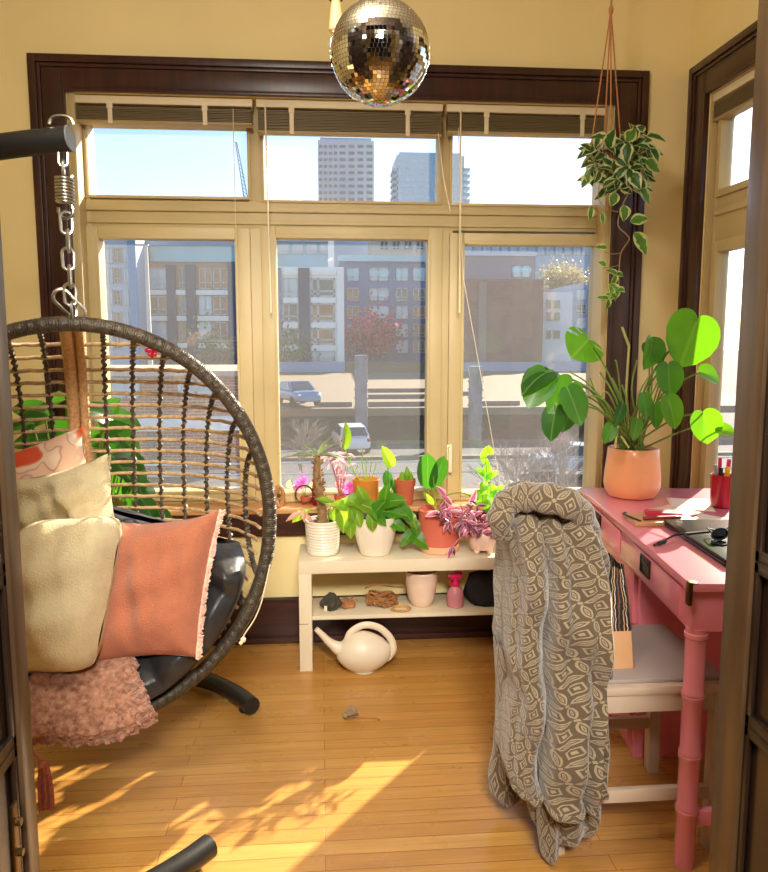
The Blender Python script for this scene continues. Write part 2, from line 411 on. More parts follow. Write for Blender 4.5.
# back window: fixed frame, sashes, glass
GY=3.405; FR0,FR1=3.36,3.46
win=bpy.data.objects.new('window_1',None); COL.objects.link(win); win['_o']=[0,0,0]; struct(win)
fr=MB()
fr.bb(OX0-.02,-.94,FR0,FR1,OZ0,OZ1,.004); fr.bb(1.215,OX1+.02,FR0,FR1,OZ0,OZ1,.004)
fr.bb(-.941,1.216,FR0+.002,FR1,2.19,OZ1+.02,.004); fr.bb(-.941,1.216,FR0+.002,FR1,OZ0-.02,.625,.004)
fr.bb(-.941,1.216,FR0+.002,FR1,1.775,1.885,.004); fr.bb(-.956,1.206,FR0-.012,FR1-.003,1.84,1.862,.004); fr.bb(-.956,1.206,FR0-.008,FR1-.005,1.79,1.80,.003)
MUL=((-.292,-.226),(.508,.568))
for (a,b) in MUL: fr.bb(a,b,FR0+.004,FR1-.01,1.88,2.2,.004)
for (a,b) in ((-.335,-.235),(.505,.575)): fr.bb(a,b,FR0+.004,FR1-.01,OZ0,1.79,.004)
fr.bb(OX0-.02,OX1+.02,WYB+.055,FR0+.01,OZ1-.004,OZ1+.02)
fr.bb(OX0-.0,OX0+.028,WYB+.004,FR0+.02,OZ0+.001,OZ1-.001,.003); fr.bb(OX1-.026,OX1-.0,WYB+.004,FR0+.02,OZ0+.001,OZ1-.001,.003)
fr.build('frame',FRAMEM,win)
panes_top=[(88.5,121,249,199),(264,133,437,204),(451,134,598,207)]
panes_low=[(102,240,243,488),(276,240,425,488),(461,246,589,489.5)]
for q in panes_top:
    a=PY(q[0],q[1],GY); b=PY(q[2],q[3],GY)
    x0,x1=a.x,b.x; z0,z1=b.z,a.z+.02
    g=MB().bb(x0-.005,x1+.005,GY-.003,GY+.003,z0-.01,2.2); g.build('pane',GLASS,win,smooth=False)
    f=MB(); bw=.013
    f.bb(x0-bw,x0,FR0-.006,GY+.02,z0,2.2,.003); f.bb(x1,x1+bw,FR0-.006,GY+.02,z0,2.2,.003); f.bb(x0-bw,x1+bw,FR0-.006,GY+.02,z0-.012,z0,.003)
    f.build('glazing_bead',FRAMEM,win)
for k,q in enumerate(panes_low):
    a=PY(q[0],q[1],GY); b=PY(q[2],q[3],GY)
    x0,x1=a.x,b.x; z0,z1=b.z,PY((q[0]+q[2])/2,(q[1]*2)/2,GY).z
    sw=.06; f=MB()
    f.bb(x0-sw,x0,FR0-.02,FR1-.02,z0-.04,z1+.045,.004); f.bb(x1,x1+sw,FR0-.02,FR1-.02,z0-.04,z1+.045,.004)
    f.bb(x0,x1,FR0-.02,FR1-.02,z1,z1+.045,.004); f.bb(x0,x1,FR0-.02,FR1-.02,z0-.04,z0,.004)
    for (p0,p1,q0,q1) in ((x0-.008,x0+.004,z0,z1),(x1-.004,x1+.008,z0,z1),(x0,x1,z1-.004,z1+.008),(x0,x1,z0-.008,z0+.004)): f.bb(p0,p1,FR0-.028,GY,q0,q1,.003)
    sa=f.build('sash',FRAMEM,win)
    MB().bb(x0-.01,x1+.01,GY-.003,GY+.003,z0-.01,z1+.01).build('pane',GLASS,sa,smooth=False)
    if k==1:
        hx=PY(449,452,FR0-.02).x; h=MB(); zc=PY(449,452,FR0-.02).z
        h.bb(hx-.012,hx+.012,FR0-.03,FR0-.018,zc-.035,zc+.035,.004)
        h.tube([(hx,FR0-.03,zc+.02),(hx,FR0-.055,zc+.02),(hx,FR0-.058,zc),(hx,FR0-.055,zc-.085)],[.008,.009,.009,.008],8)
        h.build('handle',CREAMP,sa)
# right window
win2=bpy.data.objects.new('window_2',None); COL.objects.link(win2); win2['_o']=[0,0,0]; struct(win2)
f=MB(); X0,X1=WX1+.03,WX1+.085
f.bb(X0,X1,R1-.035,R1-.0,OZ0+.001,OZ1-.001,.004); f.bb(X0,X1,R0,R0+.035,OZ0+.001,OZ1-.001,.004)
f.bb(X0+.002,X1,R0+.034,R1-.034,2.2,OZ1-.001,.004); f.bb(X0+.002,X1,R0+.034,R1-.034,OZ0+.001,.65,.004); f.bb(X0+.002,X1,R0+.034,R1-.034,1.70,1.87,.004); f.bb(X0-.012,X1-.004,R0+.036,R1-.036,1.80,1.83,.004)
f.bb(WX1+.004,X0-.001,R1-.014,R1-.0,OZ0+.001,OZ1-.001); f.bb(WX1+.004,X0-.001,R0,R0+.014,OZ0+.001,OZ1-.001)
f.bb(X0+.004,X1-.002,2.24,2.31,OZ0+.002,OZ1-.002,.004)
f.build('frame',FRAMEM,win2)
for (a,b) in ((R0+.036,2.239),(2.311,R1-.036)):
    for (z0,z1,lo) in ((.651,1.699,1),(1.871,2.199,0)):
        s=MB(); w=.042 if lo else .026
        for (p0,p1,q0,q1) in ((a,a+w,z0,z1),(b-w,b,z0,z1),(a+w,b-w,z0,z0+w),(a+w,b-w,z1-w,z1)): s.bb(X0-.010,X1-.012,p0,p1,q0,q1,.004)
        so=s.build('sash',FRAMEM,win2)
        MB().bb(X0+.012,X0+.018,a+w-.01,b-w+.01,z0+w-.01,z1-w+.01).build('pane',GLASS,so,smooth=False)
struct(MB().bb(WX1-.0,WX1+.095,R0,R1,OZ0-.022,OZ0,.004).build('trim_5',SILLM))

# French door leaves standing open into the room
def door_leaf(name,x0,x1,face,y0,y1,H,w=.075):
    r=bpy.data.objects.new(name,None); COL.objects.link(r); r['_o']=[0,0,0]; struct(r)
    s=MB()
    s.bb(x0,x1,y1-w,y1,.006,H,.004); s.bb(x0,x1,y0,y0+w,.006,H,.004)
    zs=[.69,.965,1.30,1.62,1.9]
    s.bb(x0,x1,y0+w,y1-w,.006,.25,.003); s.bb(x0,x1,y0+w,y1-w,H-.1,H,.003)
    for z in zs: s.bb(x0+.008,x1-.008,y0+w,y1-w,z-.011,z+.011,.005)
    b=s.build('stile_and_rail',DOORW,r)
    zz=[.25]+zs+[H-.1]; xm=(x0+x1)/2
    for a,c in zip(zz,zz[1:]):
        p=MB(); p.bb(xm-.006,xm+.006,y0+w-.005,y1-w+.005,a,c)
        for sx in (xm-.012,xm+.012):
            p.bb(sx-.004,sx+.004,y1-w-.014,y1-w,a,c,.003); p.bb(sx-.004,sx+.004,y0+w,y0+w+.014,a,c,.003)
            p.bb(sx-.004,sx+.004,y0+w,y1-w,a,a+.02,.003); p.bb(sx-.004,sx+.004,y0+w,y1-w,c-.02,c,.003)
        p.build('panel',DOORL,r)
    return r
DR=.684; DL=-.472
d1=door_leaf('door_1',DL-.045,DL,1,FY1+.01,1.222,2.28,.046)
d2=door_leaf('door_2',DR,DR+.045,-1,FY1+.01,1.222,2.28)
MB().bb(DL-.002,DL+.004,1.118,1.138,.50,.62,.002).tube([(DL,1.128,.59),(DL+.012,1.128,.59)],.006,8).tube([(DL,1.128,.54),(DL+.012,1.128,.54)],.006,8).build('flush_bolt',BRASS,d1)
struct(MB().bb(-.56,-.522,FY0-.02,FY1+.02,0,2.3,.004).bb(.734,.76,FY0-.02,FY1+.02,0,2.3,.004).bb(-.56,.76,FY0-.02,FY1+.02,2.3,2.36,.004).build('trim_6',DARKW))

# ---------------------------------------------------------------- blinds
def blind(label,axis,a0,a1,pos,zt,zb,tapes,wand,cords,grp='raised slatted window blinds'):
    if axis=='x': mk=lambda mb,p0,p1,d0,d1,z0,z1,b=.003: mb.bb(p0,p1,pos+d0,pos+d1,z0,z1,b); loc=((a0+a1)/2,pos,zt); P=lambda a,d,z:(a,pos+d,z)
    else: mk=lambda mb,p0,p1,d0,d1,z0,z1,b=.003: mb.bb(pos-d1,pos-d0,p0,p1,z0,z1,b); loc=(pos,(a0+a1)/2,zt); P=lambda a,d,z:(pos-d,a,z)
    t=thing('window_blind',label,'blind',loc,grp)
    mk(m:=MB(),a0,a1,-.03,.025,zt-.030,zt); m.build('headrail',CREAMP,t)
    m=MB(); n=max(5,int((zt-.035-zb-.012)/.0062)); 
    for i in range(n):
        z=zb+.012+(zt-.037-zb-.012)*i/n; mk(m,a0+.006,a1-.006,-.025+random.uniform(-.002,.002),.022,z,z+.0034,0)
    m.build('slat_stack',BLINDM,t,smooth=False)
    mk(m:=MB(),a0+.003,a1-.003,-.027,.024,zb,zb+.010,.004); m.build('bottom_rail',BLINDR,t)
    for q in tapes:
        mk(m:=MB(),q-.009,q+.009,-.032,-.0275,zb-.004,zt-.03); mk(m,q-.012,q+.012,-.036,-.026,zt-.05,zt-.03); m.build('ladder_tape',CREAMP,t)
    if wand: m=MB().tube([P(wand[0],-.03,zt-.02),P(wand[0],-.04,zt-.05),P(wand[0]+wand[2],-.04,wand[1])],.0035,6); m.build('tilt_wand',CREAMP,t)
    for c in cords: m=MB().tube([P(*q) for q in c],.0016,5); m.build('pull_cord',CREAMP,t)
    return t
random.seed(3)
BP=3.305
def bx(px,py): return PY(px,py,BP).x
def bz(px,py): return PY(px,py,BP).z
blind('slatted blind raised above the leftmost window pane','x',-.972,-.262,BP,OZ1-.004,bz(160,125),[bx(112,115),bx(206,118)],None,[[(bx(234,110),-.035,OZ1-.04),(bx(235,160),-.035,bz(235,160)),(bx(237,245),-.035,bz(237,245))]])
blind('slatted blind raised above the middle window panes, below the mirror ball','x',-.248,.512,BP,OZ1-.004,bz(350,136),[bx(292,122),bx(407,126)],(bx(266,120),bz(268,313),.008),[[(bx(437,135),-.035,bz(437,135)),(bx(442,180),-.035,bz(442,180)),(bx(449,213),-.035,bz(449,213))]])
blind('slatted blind raised above the right window pane with a long slanted cord','x',.528,OX1-.03,BP,OZ1-.004,bz(520,136),[bx(485,124),bx(580,128)],(bx(459,125),bz(458,313),.004),[[(bx(457,130),-.035,bz(457,130)),(bx(459,225),-.035,bz(459,225)),(bx(462,280),-.035,bz(462,280)),(bx(482,390),-.035,bz(482,390)),(bx(498,481),-.035,bz(498,481))]])
blind('cream blind raised over the side window by the dark door','y',R0+.02,R1-.012,WX1+.03,OZ1-.004,2.165,[3.0,2.5],(3.045,1.36,0),[])

# ---------------------------------------------------------------- mirror ball
bc=PY(380,53,1.35); BR=.083; ctop=CZ
t=thing('mirror_ball','round mirrored disco ball hanging in front of the window head','mirror ball',bc)
MB().ball(bc,BR*.985,48).build('core',pm('ball_core',(60,58,56),.5),t)
random.seed(11); mt=MB(); rows=40
for i in range(rows):
    a0=-PI/2+PI*i/rows; a1=a0+PI/rows; am=(a0+a1)/2; n=max(4,int(2*rows*math.cos(am)))
    for k in range(n):
        th=2*PI*(k+.5)/n; w=2*PI/n*.46*math.cos(am)*BR; h=PI/rows*.46*BR
        nn=Vector((math.cos(am)*math.cos(th),math.cos(am)*math.sin(th),math.sin(am)))
        nj=(nn+Vector((random.gauss(0,.022),random.gauss(0,.022),random.gauss(0,.022)))).normalized()
        e=Vector((-math.sin(th),math.cos(th),0)); e=(e-nj*e.dot(nj)).normalized(); u=nj.cross(e); p=bc+nn*BR
        q=[p-e*w-u*h,p+e*w-u*h,p+e*w+u*h,p-e*w+u*h]; inn=[x-nn*.002 for x in q]
        mt.add(q+inn,[[0,1,2,3],[0,4,5,1],[1,5,6,2],[2,6,7,3],[3,7,4,0]])
MIR=pm('mirror_glass',(225,226,224),.03,metal=1,var=.02)
mt.build('mirror_tiles',MIR,t,smooth=False)
MB().lathe([(.022,.08),(.022,.1),(.008,.104),(.003,.106)],bc,16).build('cap',CHROME,t)
MB().tube([bc+V(0,0,.1),V(bc.x,bc.y,ctop)],.0018,6).build('hanging_cord',BLACKM,t)
# small pendant beyond the ball
pc=PY(336,14,1.6)
t=thing('pendant_ornament','small white cone pendant with brown cap behind the mirror ball','ornament',pc)
MB().lathe([(.0085,.03),(.012,.0),(.0145,-.03),(.010,-.035)],pc-V(0,0,0),16).build('cone',pm('frosted_white',(224,198,140),.4,transl=.4),t)
MB().lathe([(.014,.026),(.015,.03),(.015,.05),(.006,.055)],pc,16).build('cap',pm('brown_cap',(96,52,28),.5),t)
MB().tube([pc+V(0,0,.05),V(pc.x,pc.y,CZ)],.0015,5).build('hanging_cord',BLACKM,t)
# ---------------------------------------------------------------- hanging egg chair
EC=V(-.648,2.08,0); ea=.535; ez0=PY(67,733,2.08).z; ez1=PY(67,316,2.08).z
EC.z=(ez0+ez1)/2; eb=(ez1-ez0)/2; eb-=.02; ea-=.02; ED=.56
eBk=Vector((-.27,.963,0)).normalized(); eL=Vector((eBk.y,-eBk.x,0)); eU=Vector((0,0,1))
def egg(u,v,d=None,k=1.0):
    s=max(0,1-u*u-v*v); dep=ED*s**.42 if d is None else d
    return EC+eL*(u*ea*k)+eU*(v*eb*k)+eBk*dep*k
RATTAN=pm('backlit_rattan',(204,172,124),.45,c2=(156,128,90),scale=60,bump=.3,bs=150)  # weave tone lightened to paint in sun from behind
RATDARK=pm('dark_rattan',(84,72,56),.42,c2=(50,43,34),scale=60,bump=.4,bs=140)
RATLIT=pm('sunlit_rattan',(222,182,130),.5,c2=(184,144,98),scale=80,bump=.3,bs=150)  # spine tone made paler, sunlight painted into the colour
t=thing('hanging_egg_chair','brown rattan egg-shaped swing basket hanging from a steel chain','chair',EC-V(0,0,eb+.02))
m=MB(); n=120
ring=[egg(math.cos(2*PI*i/n),math.sin(2*PI*i/n),0) for i in range(n)]
m.tube(ring,.0195,10,True)
# rope winding round the rim
wind=[]; N=6000
for i in range(N):
    a=2*PI*i/N; c=egg(math.cos(a),math.sin(a),0); o=(eL*math.cos(a)+eU*math.sin(a)); ph=i*.60
    wind.append(c+(o*math.cos(ph)+eBk*math.sin(ph))*.0188)
m.tube(wind,.0022,4,True); m.build('rim',RATDARK,t,ang=1.2)
ribs=[-.84,-.68,-.5,-.32,-.16,.16,.32,.48,.62,.75,.86,.94]
for u in ribs:
    vm=math.sqrt(1-u*u)*.985; pts=[]
    for i in range(45):
        a=-PI/2+PI*i/44; pts.append(egg(u,vm*math.sin(a)))
    mm=MB().tube(pts,.0055,6)
    w=[]; 
    for i in range(400):
        a=-PI/2+PI*i/399; p=egg(u,vm*math.sin(a)); ph=i*.75
        w.append(p+(eL*math.cos(ph)+eBk*math.sin(ph))*.006)
    mm.tube(w,.0045,4); mm.build('rib',RATDARK,t,ang=1.2)
# double spine
for k,u in enumerate((-.03,.035)):
    pts=[egg(u,math.sin(-PI/2+PI*i/40)*.995) for i in range(41)]
    mm=MB().tube(pts,.019 if k==0 else .014,8); w=[]
    for i in range(900):
        p=egg(u,math.sin(-PI/2+PI*i/899)*.995); ph=i*.9; w.append(p+(eL*math.cos(ph)+eBk*math.sin(ph))*(.017 if k==0 else .014))
    mm.tube(w,.0028,4); mm.build('spine',RATLIT,t,ang=1.2)
wv=MB()
v=-.9
while v<.97:
    um=math.sqrt(1-v*v)*.99
    wv.tube([egg(um*math.sin(-PI/2+PI*i/40),v)+V(0,0,.0015*math.sin(i*2.2)) for i in range(41)],.0058,6)
    v+=.072
wv.build('weave',RATTAN,t,ang=1.2)
# stand
fA=PZ(209,846,.045); fB=PZ(252,706,.045); RR=.70; mAB=(fA+fB)/2; dAB=fB-fA; hAB=math.sqrt(RR*RR-(dAB.length/2)**2); RC=mAB+V(-dAB.y,dAB.x,0).normalized()*hAB; RC.z=0; a0_=math.atan2(fA.y-RC.y,fA.x-RC.x); a1_=math.atan2(fB.y-RC.y,fB.x-RC.x)-2*PI; HX=PY(70,137,2.08); HP=V(egg(0,1,0).x+.005,2.08,HX.z)
st=thing('egg_chair_stand','black tubular steel stand with curved arm and open ring base','chair stand',(RC.x-RR,RC.y,0))
arc=[(RC.x+RR*math.cos(lerp(a0_,a1_,i/60)),RC.y+RR*math.sin(lerp(a0_,a1_,i/60)),.045) for i in range(61)]
MB().tube(arc,.0305,14).build('base_ring',BLACKM,st)
for e in (arc[1],arc[-2],arc[14],arc[46]):
    q=Vector(e); MB().lathe([(.016,-.045),(.02,-.04),(.02,-.02)],q,12).build('rubber_foot',pm('black_rubber',(24,24,24),.7),st)
mx=RC.x-RR-.02
mast=[(mx,RC.y,.045),(mx-.02,RC.y,.6),(mx-.02,RC.y,1.2),(mx+.0,RC.y-.02,1.48),(mx+.1,RC.y-.06,1.66),(mx+.3,2.2,HP.z-.09),(HP.x-.2,2.10,HP.z-.030),(HP.x+.018,2.08,HP.z-.004)]
MB().tube(spline(mast,10),.032,14).build('mast_and_arm',BLACKM,st)
MB().lathe([(.033,-.004),(.033,.004)],(0,0,0),16).v
dd=(Vector(mast[-1])-Vector(mast[-2])).normalized()
MB().tube([Vector(mast[-1]),Vector(mast[-1])+dd*.004],.0325,14).build('end_cap',pm('grey_cap',(120,124,128),.4),st)
MB().tube(spline([HP+V(-.03,0,.03),HP+V(-.022,0,.045),HP+V(0,0,.05),HP+V(.022,0,.045),HP+V(.03,0,.03)],4),.005,8).build('eye_bolt',CHROME,st)
# chain
ch=thing('suspension_chain','zinc chain with coil spring and carabiner holding the egg chair','chain',(HP.x,HP.y,ez1))
def link(c,L,W,r,rz,tilt=0):
    pts=[]
    for i in range(20):
        a=2*PI*i/20; x=W*math.cos(a); z=W*math.sin(a)+(L/2-W)*(1 if math.sin(a)>=0 else -1); p=Vector((x,0,z))
        p=Matrix.Rotation(rz,3,'Z')@(Matrix.Rotation(tilt,3,'Y')@p); pts.append(Vector(c)+p)
    return MB().tube(pts,r,7,True)
zt=HP.z-.028
link((HP.x,HP.y,zt-.018),.05,.011,.0038,.3).build('chain_link',CHROME,ch)
link((HP.x,HP.y,zt-.05),.042,.011,.0038,1.7).build('chain_link',CHROME,ch)
zs=zt-.068
sp=[(HP.x+.02*math.cos(a),HP.y+.02*math.sin(a),zs-.066*i/160) for i in range(161) for a in [2*PI*8*i/160]]
MB().tube(sp,.0040,7).build('coil_spring',CHROME,ch,ang=1.5)
hk=[(HP.x,HP.y,zs-.058)]+[(HP.x+.019*math.sin(a),HP.y,zs-.083+.021*math.cos(a)) for a in [i*.5 for i in range(11)]]
MB().tube(hk,.004,7).build('spring_hook',CHROME,ch)
z=zs-.115
zend=ez1+.055
k=0; n_l=int(round((z-zend)/.038))
for i in range(n_l):
    link((HP.x+.002*(i%2),HP.y,z-(z-zend)*i/max(1,n_l-1)),.056,.0145,.0042,.35 if i%2==0 else 1.75).build('chain_link',CHROME,ch)
link((HP.x-.004,HP.y,ez1+.03),.09,.02,.0048,.25,-.75).build('carabiner',CHROME,ch)
link((HP.x+.008,HP.y,ez1+.012),.05,.016,.004,1.5,0).build('rim_shackle',CHROME,ch)

# seat cushion lining the bowl
CUSH=pm('black_cushion_cloth',(42,42,44),.42,var=.2,scale=14,bump=.25,bs=30,spec=.5)
def puff(th,f): return .055*(abs(math.sin(th*8.5))**.6)*(1-.85*math.exp(-((th+1.6)/.5)**4))
def cush(i,j):
    # i: around lower half of the rim, j: profile from outside back round the front lip to inside
    th=lerp(math.radians(-172),math.radians(-8),i); cu,su=math.cos(th),math.sin(th)
    ends=min(1,min(i,1-i)/.04)**.5
    prof=[(.02,.40),(.30,.42),(.62,.37),(.78,.24),(.86,.08),(.885,0),(.85,-.045),(.77,-.045),(.69,.0),(.60,.13),(.40,.24),(.1,.28),(.02,.28)]
    x=j*(len(prof)-1); a=min(int(x),len(prof)-2); f=x-a; f=f*f*(3-2*f)*.4+f*.6
    k=lerp(prof[a][0],prof[a+1][0],f); d=lerp(prof[a][1],prof[a+1][1],f)
    e=min(1,min(i,1-i)/.05); e=.15+.85*math.sqrt(max(0,1-(1-e)**2)); kc=min(k,.8); d=lerp(.30 if kc<.5 else .16,d,e)
    inside=max(0,min(1,(j-.42)/.12)); p=puff(th,0)*inside*(1 if k>.3 else k/.3)
    if su>0: pass
    return EC+eL*(cu*ea*(k-p*.7)*1.0)+eU*(su*eb*(k-p*.7)-.045*min(1,k/.5))+eBk*(d*1.22-p*.5)
t=MB().grid(cush,110,60).build('seat_cushion',CUSH,None,EC-V(0,0,eb-.06),ang=1.5)
tag(t,'puffy black seat cushion lining the rattan egg chair','cushion')

# pillows
def pillow(name,label,cat,c,ax,ay,w,h,th,mat,fringe=None,seed=1,dent=0,mats=None,wr=1,pin=.085):
    ax=Vector(ax).normalized(); nz=ax.cross(Vector(ay)).normalized(); ay=Vector(ay).normalized(); c=Vector(c); rnd=random.Random(seed)
    ph=[rnd.uniform(0,6) for _ in range(6)]
    def fn(side):
        def f(u,v):
            x,y=2*u-1,2*v-1
            px=x*(1-pin*(1-y*y)-(.09-pin)*2*(x*y)**4); py=y*(1-pin*(1-x*x)-(.09-pin)*2*(x*y)**4)
            hgt=((1-x**4)*(1-y**4))**.62*th*.5
            wrk=.009*wr*(math.sin(x*5+y*3+ph[0])+.8*math.sin(y*9-x*2+ph[1])+.5*math.sin(x*13+ph[2]+y*4))*(1-x*x)*(1-y*y)
            wrk+=.010*wr*math.sin((x+y)*7+ph[3])*max(0,abs(x*y)-.12)
            dn=dent*math.exp(-((x)**2*5+(y-.75)**2*6))
            return c+ax*(px*w/2)+ay*(py*h/2-dn)+nz*(side*(hgt+wrk*(1 if side>0 else .5)))
        return f
    m=MB(); m.grid(fn(1),36,36); m.grid(lambda u,v: fn(-1)(1-u,v),36,36)
    o=m.build(name,mat,None,c-ay*(h*.45)); tag(o,label,cat,'pillows in the egg chair')
    return o,(c,ax,ay,nz)
PEACH=pm('peach_plush',(182,112,84),.95,var=.07,scale=25,bump=.6,bs=220,sheen=.2,spec=.1)
CREAM=pm('cream_plush',(216,200,160),.95,var=.06,scale=30,bump=.7,bs=200,sheen=.2,spec=.1)
def fur(o,nrm_n,length,mat_col,seed,fr,edges,c,ax,ay,nz,w,h):
    rnd=random.Random(seed); m=MB()
    for i in range(nrm_n):
        e=rnd.choice(edges); s=rnd.uniform(-1,1)
        x,y={'r':(1,s),'l':(-1,s),'t':(s,1),'b':(s,-1)}[e]
        px=x*(1-.085*(1-y*y)); py=y*(1-.085*(1-x*x))
        p=c+ax*(px*w/2)+ay*(py*h/2)
        out=(ax*x if e in 'rl' else ay*y)+nz*rnd.uniform(-.8,.8)+(ay if e in 'rl' else ax)*rnd.uniform(-.5,.5)
        q=p+out.normalized()*length*rnd.uniform(.5,1.1); mid=(p+q)/2+V(0,0,-.004)
        m.tube([p-out.normalized()*.004,mid,q],[.0034,.003,.0012],4)
    return m.build('fringe',mat_col,o)
pk=PY(157,588,2.13); axp=Vector((.95,-.26,.15)); ayp=Vector((.15,.24,.95))
o,q=pillow('throw_pillow','peach plush square pillow with fuzzy right edge in egg chair','pillow',pk,axp,ayp,.315,.405,.17,PEACH,seed=4,wr=1.2)
fur(o,420,.014,pm('pale_peach_fringe',(238,196,176),.95,sheen=.5),5,None,['r'],*q,.315,.405)
ck=PY(58,594,2.09); o,q=pillow('throw_pillow','cream fluffy pillow leaning in front of the coral print pillow','pillow',ck,(.97,-.16,.08),(.15,.3,.94),.30,.43,.25,CREAM,seed=8,dent=.0,wr=1.7,pin=.035)
ck2=PY(66,512,2.30); o,q=pillow('throw_pillow','small cream pillow with folded peaked corner behind the larger cream one','pillow',ck2,(.93,-.1,.26),(-.14,.28,.9),.31,.27,.12,CREAM,seed=15,wr=2)
fk=PY(34,500,2.42); o,q=pillow('throw_pillow','coral and white floral print pillow at the back of egg chair','pillow',fk,(.93,-.1,.30),(-.24,.3,.92),.40,.36,.14,floral_mat(),seed=21)
gk=PY(150,528,2.43)
# dusty pink knitted throw over the front lip
KNIT=pm('dusty_pink_knit',(132,84,62),.95,c2=(196,148,122),scale=60,bump=.7,bs=110,spec=.1,sheen=.4,bd=.012)
def throw(u,v):
    th=lerp(math.radians(-112),math.radians(-71),u); cu,su=math.cos(th),math.sin(th)
    prof=[(.38,.215),(.58,.10),(.72,-.02),(.84,-.075),(.92,-.09),(.955,-.075),(.985,-.06)]
    x=v*(len(prof)-1); a=min(int(x),len(prof)-2); f=x-a
    k=lerp(prof[a][0],prof[a+1][0],f); d=lerp(prof[a][1],prof[a+1][1],f)
    w=.005*math.sin(u*17+v*3)+.003*math.sin(u*31-v*9)+.003*math.sin(v*23+u*5)
    kk=k-w*.9*(1 if v<.9 else .4)-(.02*math.sin(u*6)+.05*(1-u)*0)*v
    if v>.8: kk-= .05*max(0,u-.6)*(v-.8)*5
    return EC+eL*(cu*ea*kk)+eU*(su*eb*kk)+eBk*(d*1.22-abs(w)*.8-.01)
m=MB(); m.grid(throw,90,46)
rnd=random.Random(2)
for i in range(900):
    u,v=rnd.random(),rnd.random()
    if i<500: u=1-rnd.random()**2*.08 if rnd.random()<.5 else u; v=v if u>.9 else 1-rnd.random()**2*.05
    p=throw(u,v); L=.007 if i>=500 else .016
    q=p+V(rnd.uniform(-1,1)*L,-rnd.uniform(.2,1)*L,rnd.uniform(-1,.5)*L); m.tube([p,(p+q)/2+V(0,0,.003),q],.0021,4)
tl=PY(40,740,1.96)
thr=m.build('throw_blanket',KNIT,None,throw(.5,.9),solid=.012); tag(thr,'dusty pink knitted throw hanging over the front rim of egg chair','blanket')
tp=throw(.06,.98); te=PY(43,765,tp.y-.01); tm=MB().tube(spline([tp,(tp+te)/2+V(.002,0,0),te],4),.0035,6)
rnd=random.Random(6)
tm.ball(te,.013,10)
for i in range(70):
    a=rnd.uniform(0,6.28); r=rnd.uniform(.002,.013); q=te+V(math.cos(a)*r,math.sin(a)*r*.8,-.004)
    e=te+V(math.cos(a)*r*1.6,math.sin(a)*r*1.3,-.105-rnd.uniform(0,.02)); tm.tube([q,(q+e)/2+V(math.cos(a)*.003,0,0),e],.0026,4)
tm.build('tassel',pm('rust_tassel',(158,84,62),.9,var=.3,scale=90),thr)

# red butterfly clip on the rim, cord with a white tag
bp=egg(math.cos(.91),math.sin(.91),0); bp=PY(152,352,bp.y-.03); RED=pm('red_plastic',(176,20,50),.35)
t=thing('butterfly_clip','small red butterfly-shaped clip on the upper rim of egg chair','clip',bp)
m=MB()
for (dx,dz,rx,rz) in ((-.009,.005,.011,.007),(.009,.005,.011,.007),(-.006,-.006,.007,.006),(.006,-.006,.007,.006)): m.ball(bp+V(dx,0,dz),1,10,rx,.004,rz)
m.build('wings',RED,t); MB().tube([bp+V(0,-.003,.016),bp+V(0,-.004,0),bp+V(0,-.003,-.016)],[.002,.004,.003],6).tube([bp,bp+V(.012,.03,.0)],.002,5).build('body',pm('dark_red',(120,14,28),.4),t)
r0=egg(math.cos(-.35),math.sin(-.35),0)+V(.02,0,0)
cp=[PY(262,600,2.06),PY(255,618,2.06),PY(246,632,2.06),PY(243,637,2.06)]
t=thing('hanging_tag','white cord with small white tag dangling from egg chair rim','tag',cp[-1])
MB().tube(spline([PY(270,565,2.06)]+cp,5),.0022,5).build('cord',CREAMP,t)
MB().ball(cp[-1]+V(0,0,-.008),.008,10,1,.7,1.1).ball(cp[-1]+V(-.006,0,-.017),.006,8).build('tag_bead',CREAMP,t)

# ---------------------------------------------------------------- plant behind the egg chair
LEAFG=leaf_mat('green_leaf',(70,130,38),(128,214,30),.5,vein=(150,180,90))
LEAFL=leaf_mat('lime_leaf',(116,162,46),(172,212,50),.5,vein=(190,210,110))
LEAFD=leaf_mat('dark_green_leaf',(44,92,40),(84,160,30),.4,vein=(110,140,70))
LEAFV=leaf_mat('variegated_leaf',(62,110,48),(110,180,50),.35,edge=(226,226,168))
LEAFP=leaf_mat('pink_purple_leaf',(178,96,128),(226,130,170),.4,edge=(236,182,200))
LEAFPU=leaf_mat('purple_leaf',(104,54,74),(170,80,110),.35,edge=(176,128,140))
def pot(c,prof,mat,name='pot',parent=None,n=36,wall=.006,soil=True,soilz=.9,soilmat=None):
    c=Vector(c); H=prof[-1][1]; inner=[(max(.002,r-wall),z) for r,z in prof[::-1]]
    inner=[p for p in inner if p[1]>prof[0][1]+wall]+[(max(.002,prof[0][0]-wall),prof[0][1]+wall)]
    m=MB().lathe(prof+[(prof[-1][0]-wall*.3,H+wall*.35),(prof[-1][0]-wall*.8,H+wall*.3)]+inner,c,n)
    o=m.build(name,mat,parent)
    if soil:
        zs=H*soilz; r=[lerp(a[0],b[0],(zs-a[1])/(b[1]-a[1])) for a,b in zip(prof,prof[1:]) if a[1]<=zs<=b[1] and b[1]>a[1]][-1]-wall
        rn=random.Random(int(c.x*1000)); s=MB()
        s.grid(lambda u,v:c+V(r*v*math.cos(2*PI*u),r*v*math.sin(2*PI*u),zs+.004*math.sin(u*40+v*9)*(1-v)+.004*(1-v)),28,6,closeu=True)
        s.build('soil',soilmat or SOIL,parent)
    return o
random.seed(5)
PB=V(-.93,2.98,0)
t=thing('potted_climber','tall green broad-leaved plant on the floor behind the egg chair','plant',PB)
pot(PB,[(.12,0),(.13,.02),(.165,.28),(.17,.3)],pm('grey_planter',(120,112,100),.6),'pot',t)
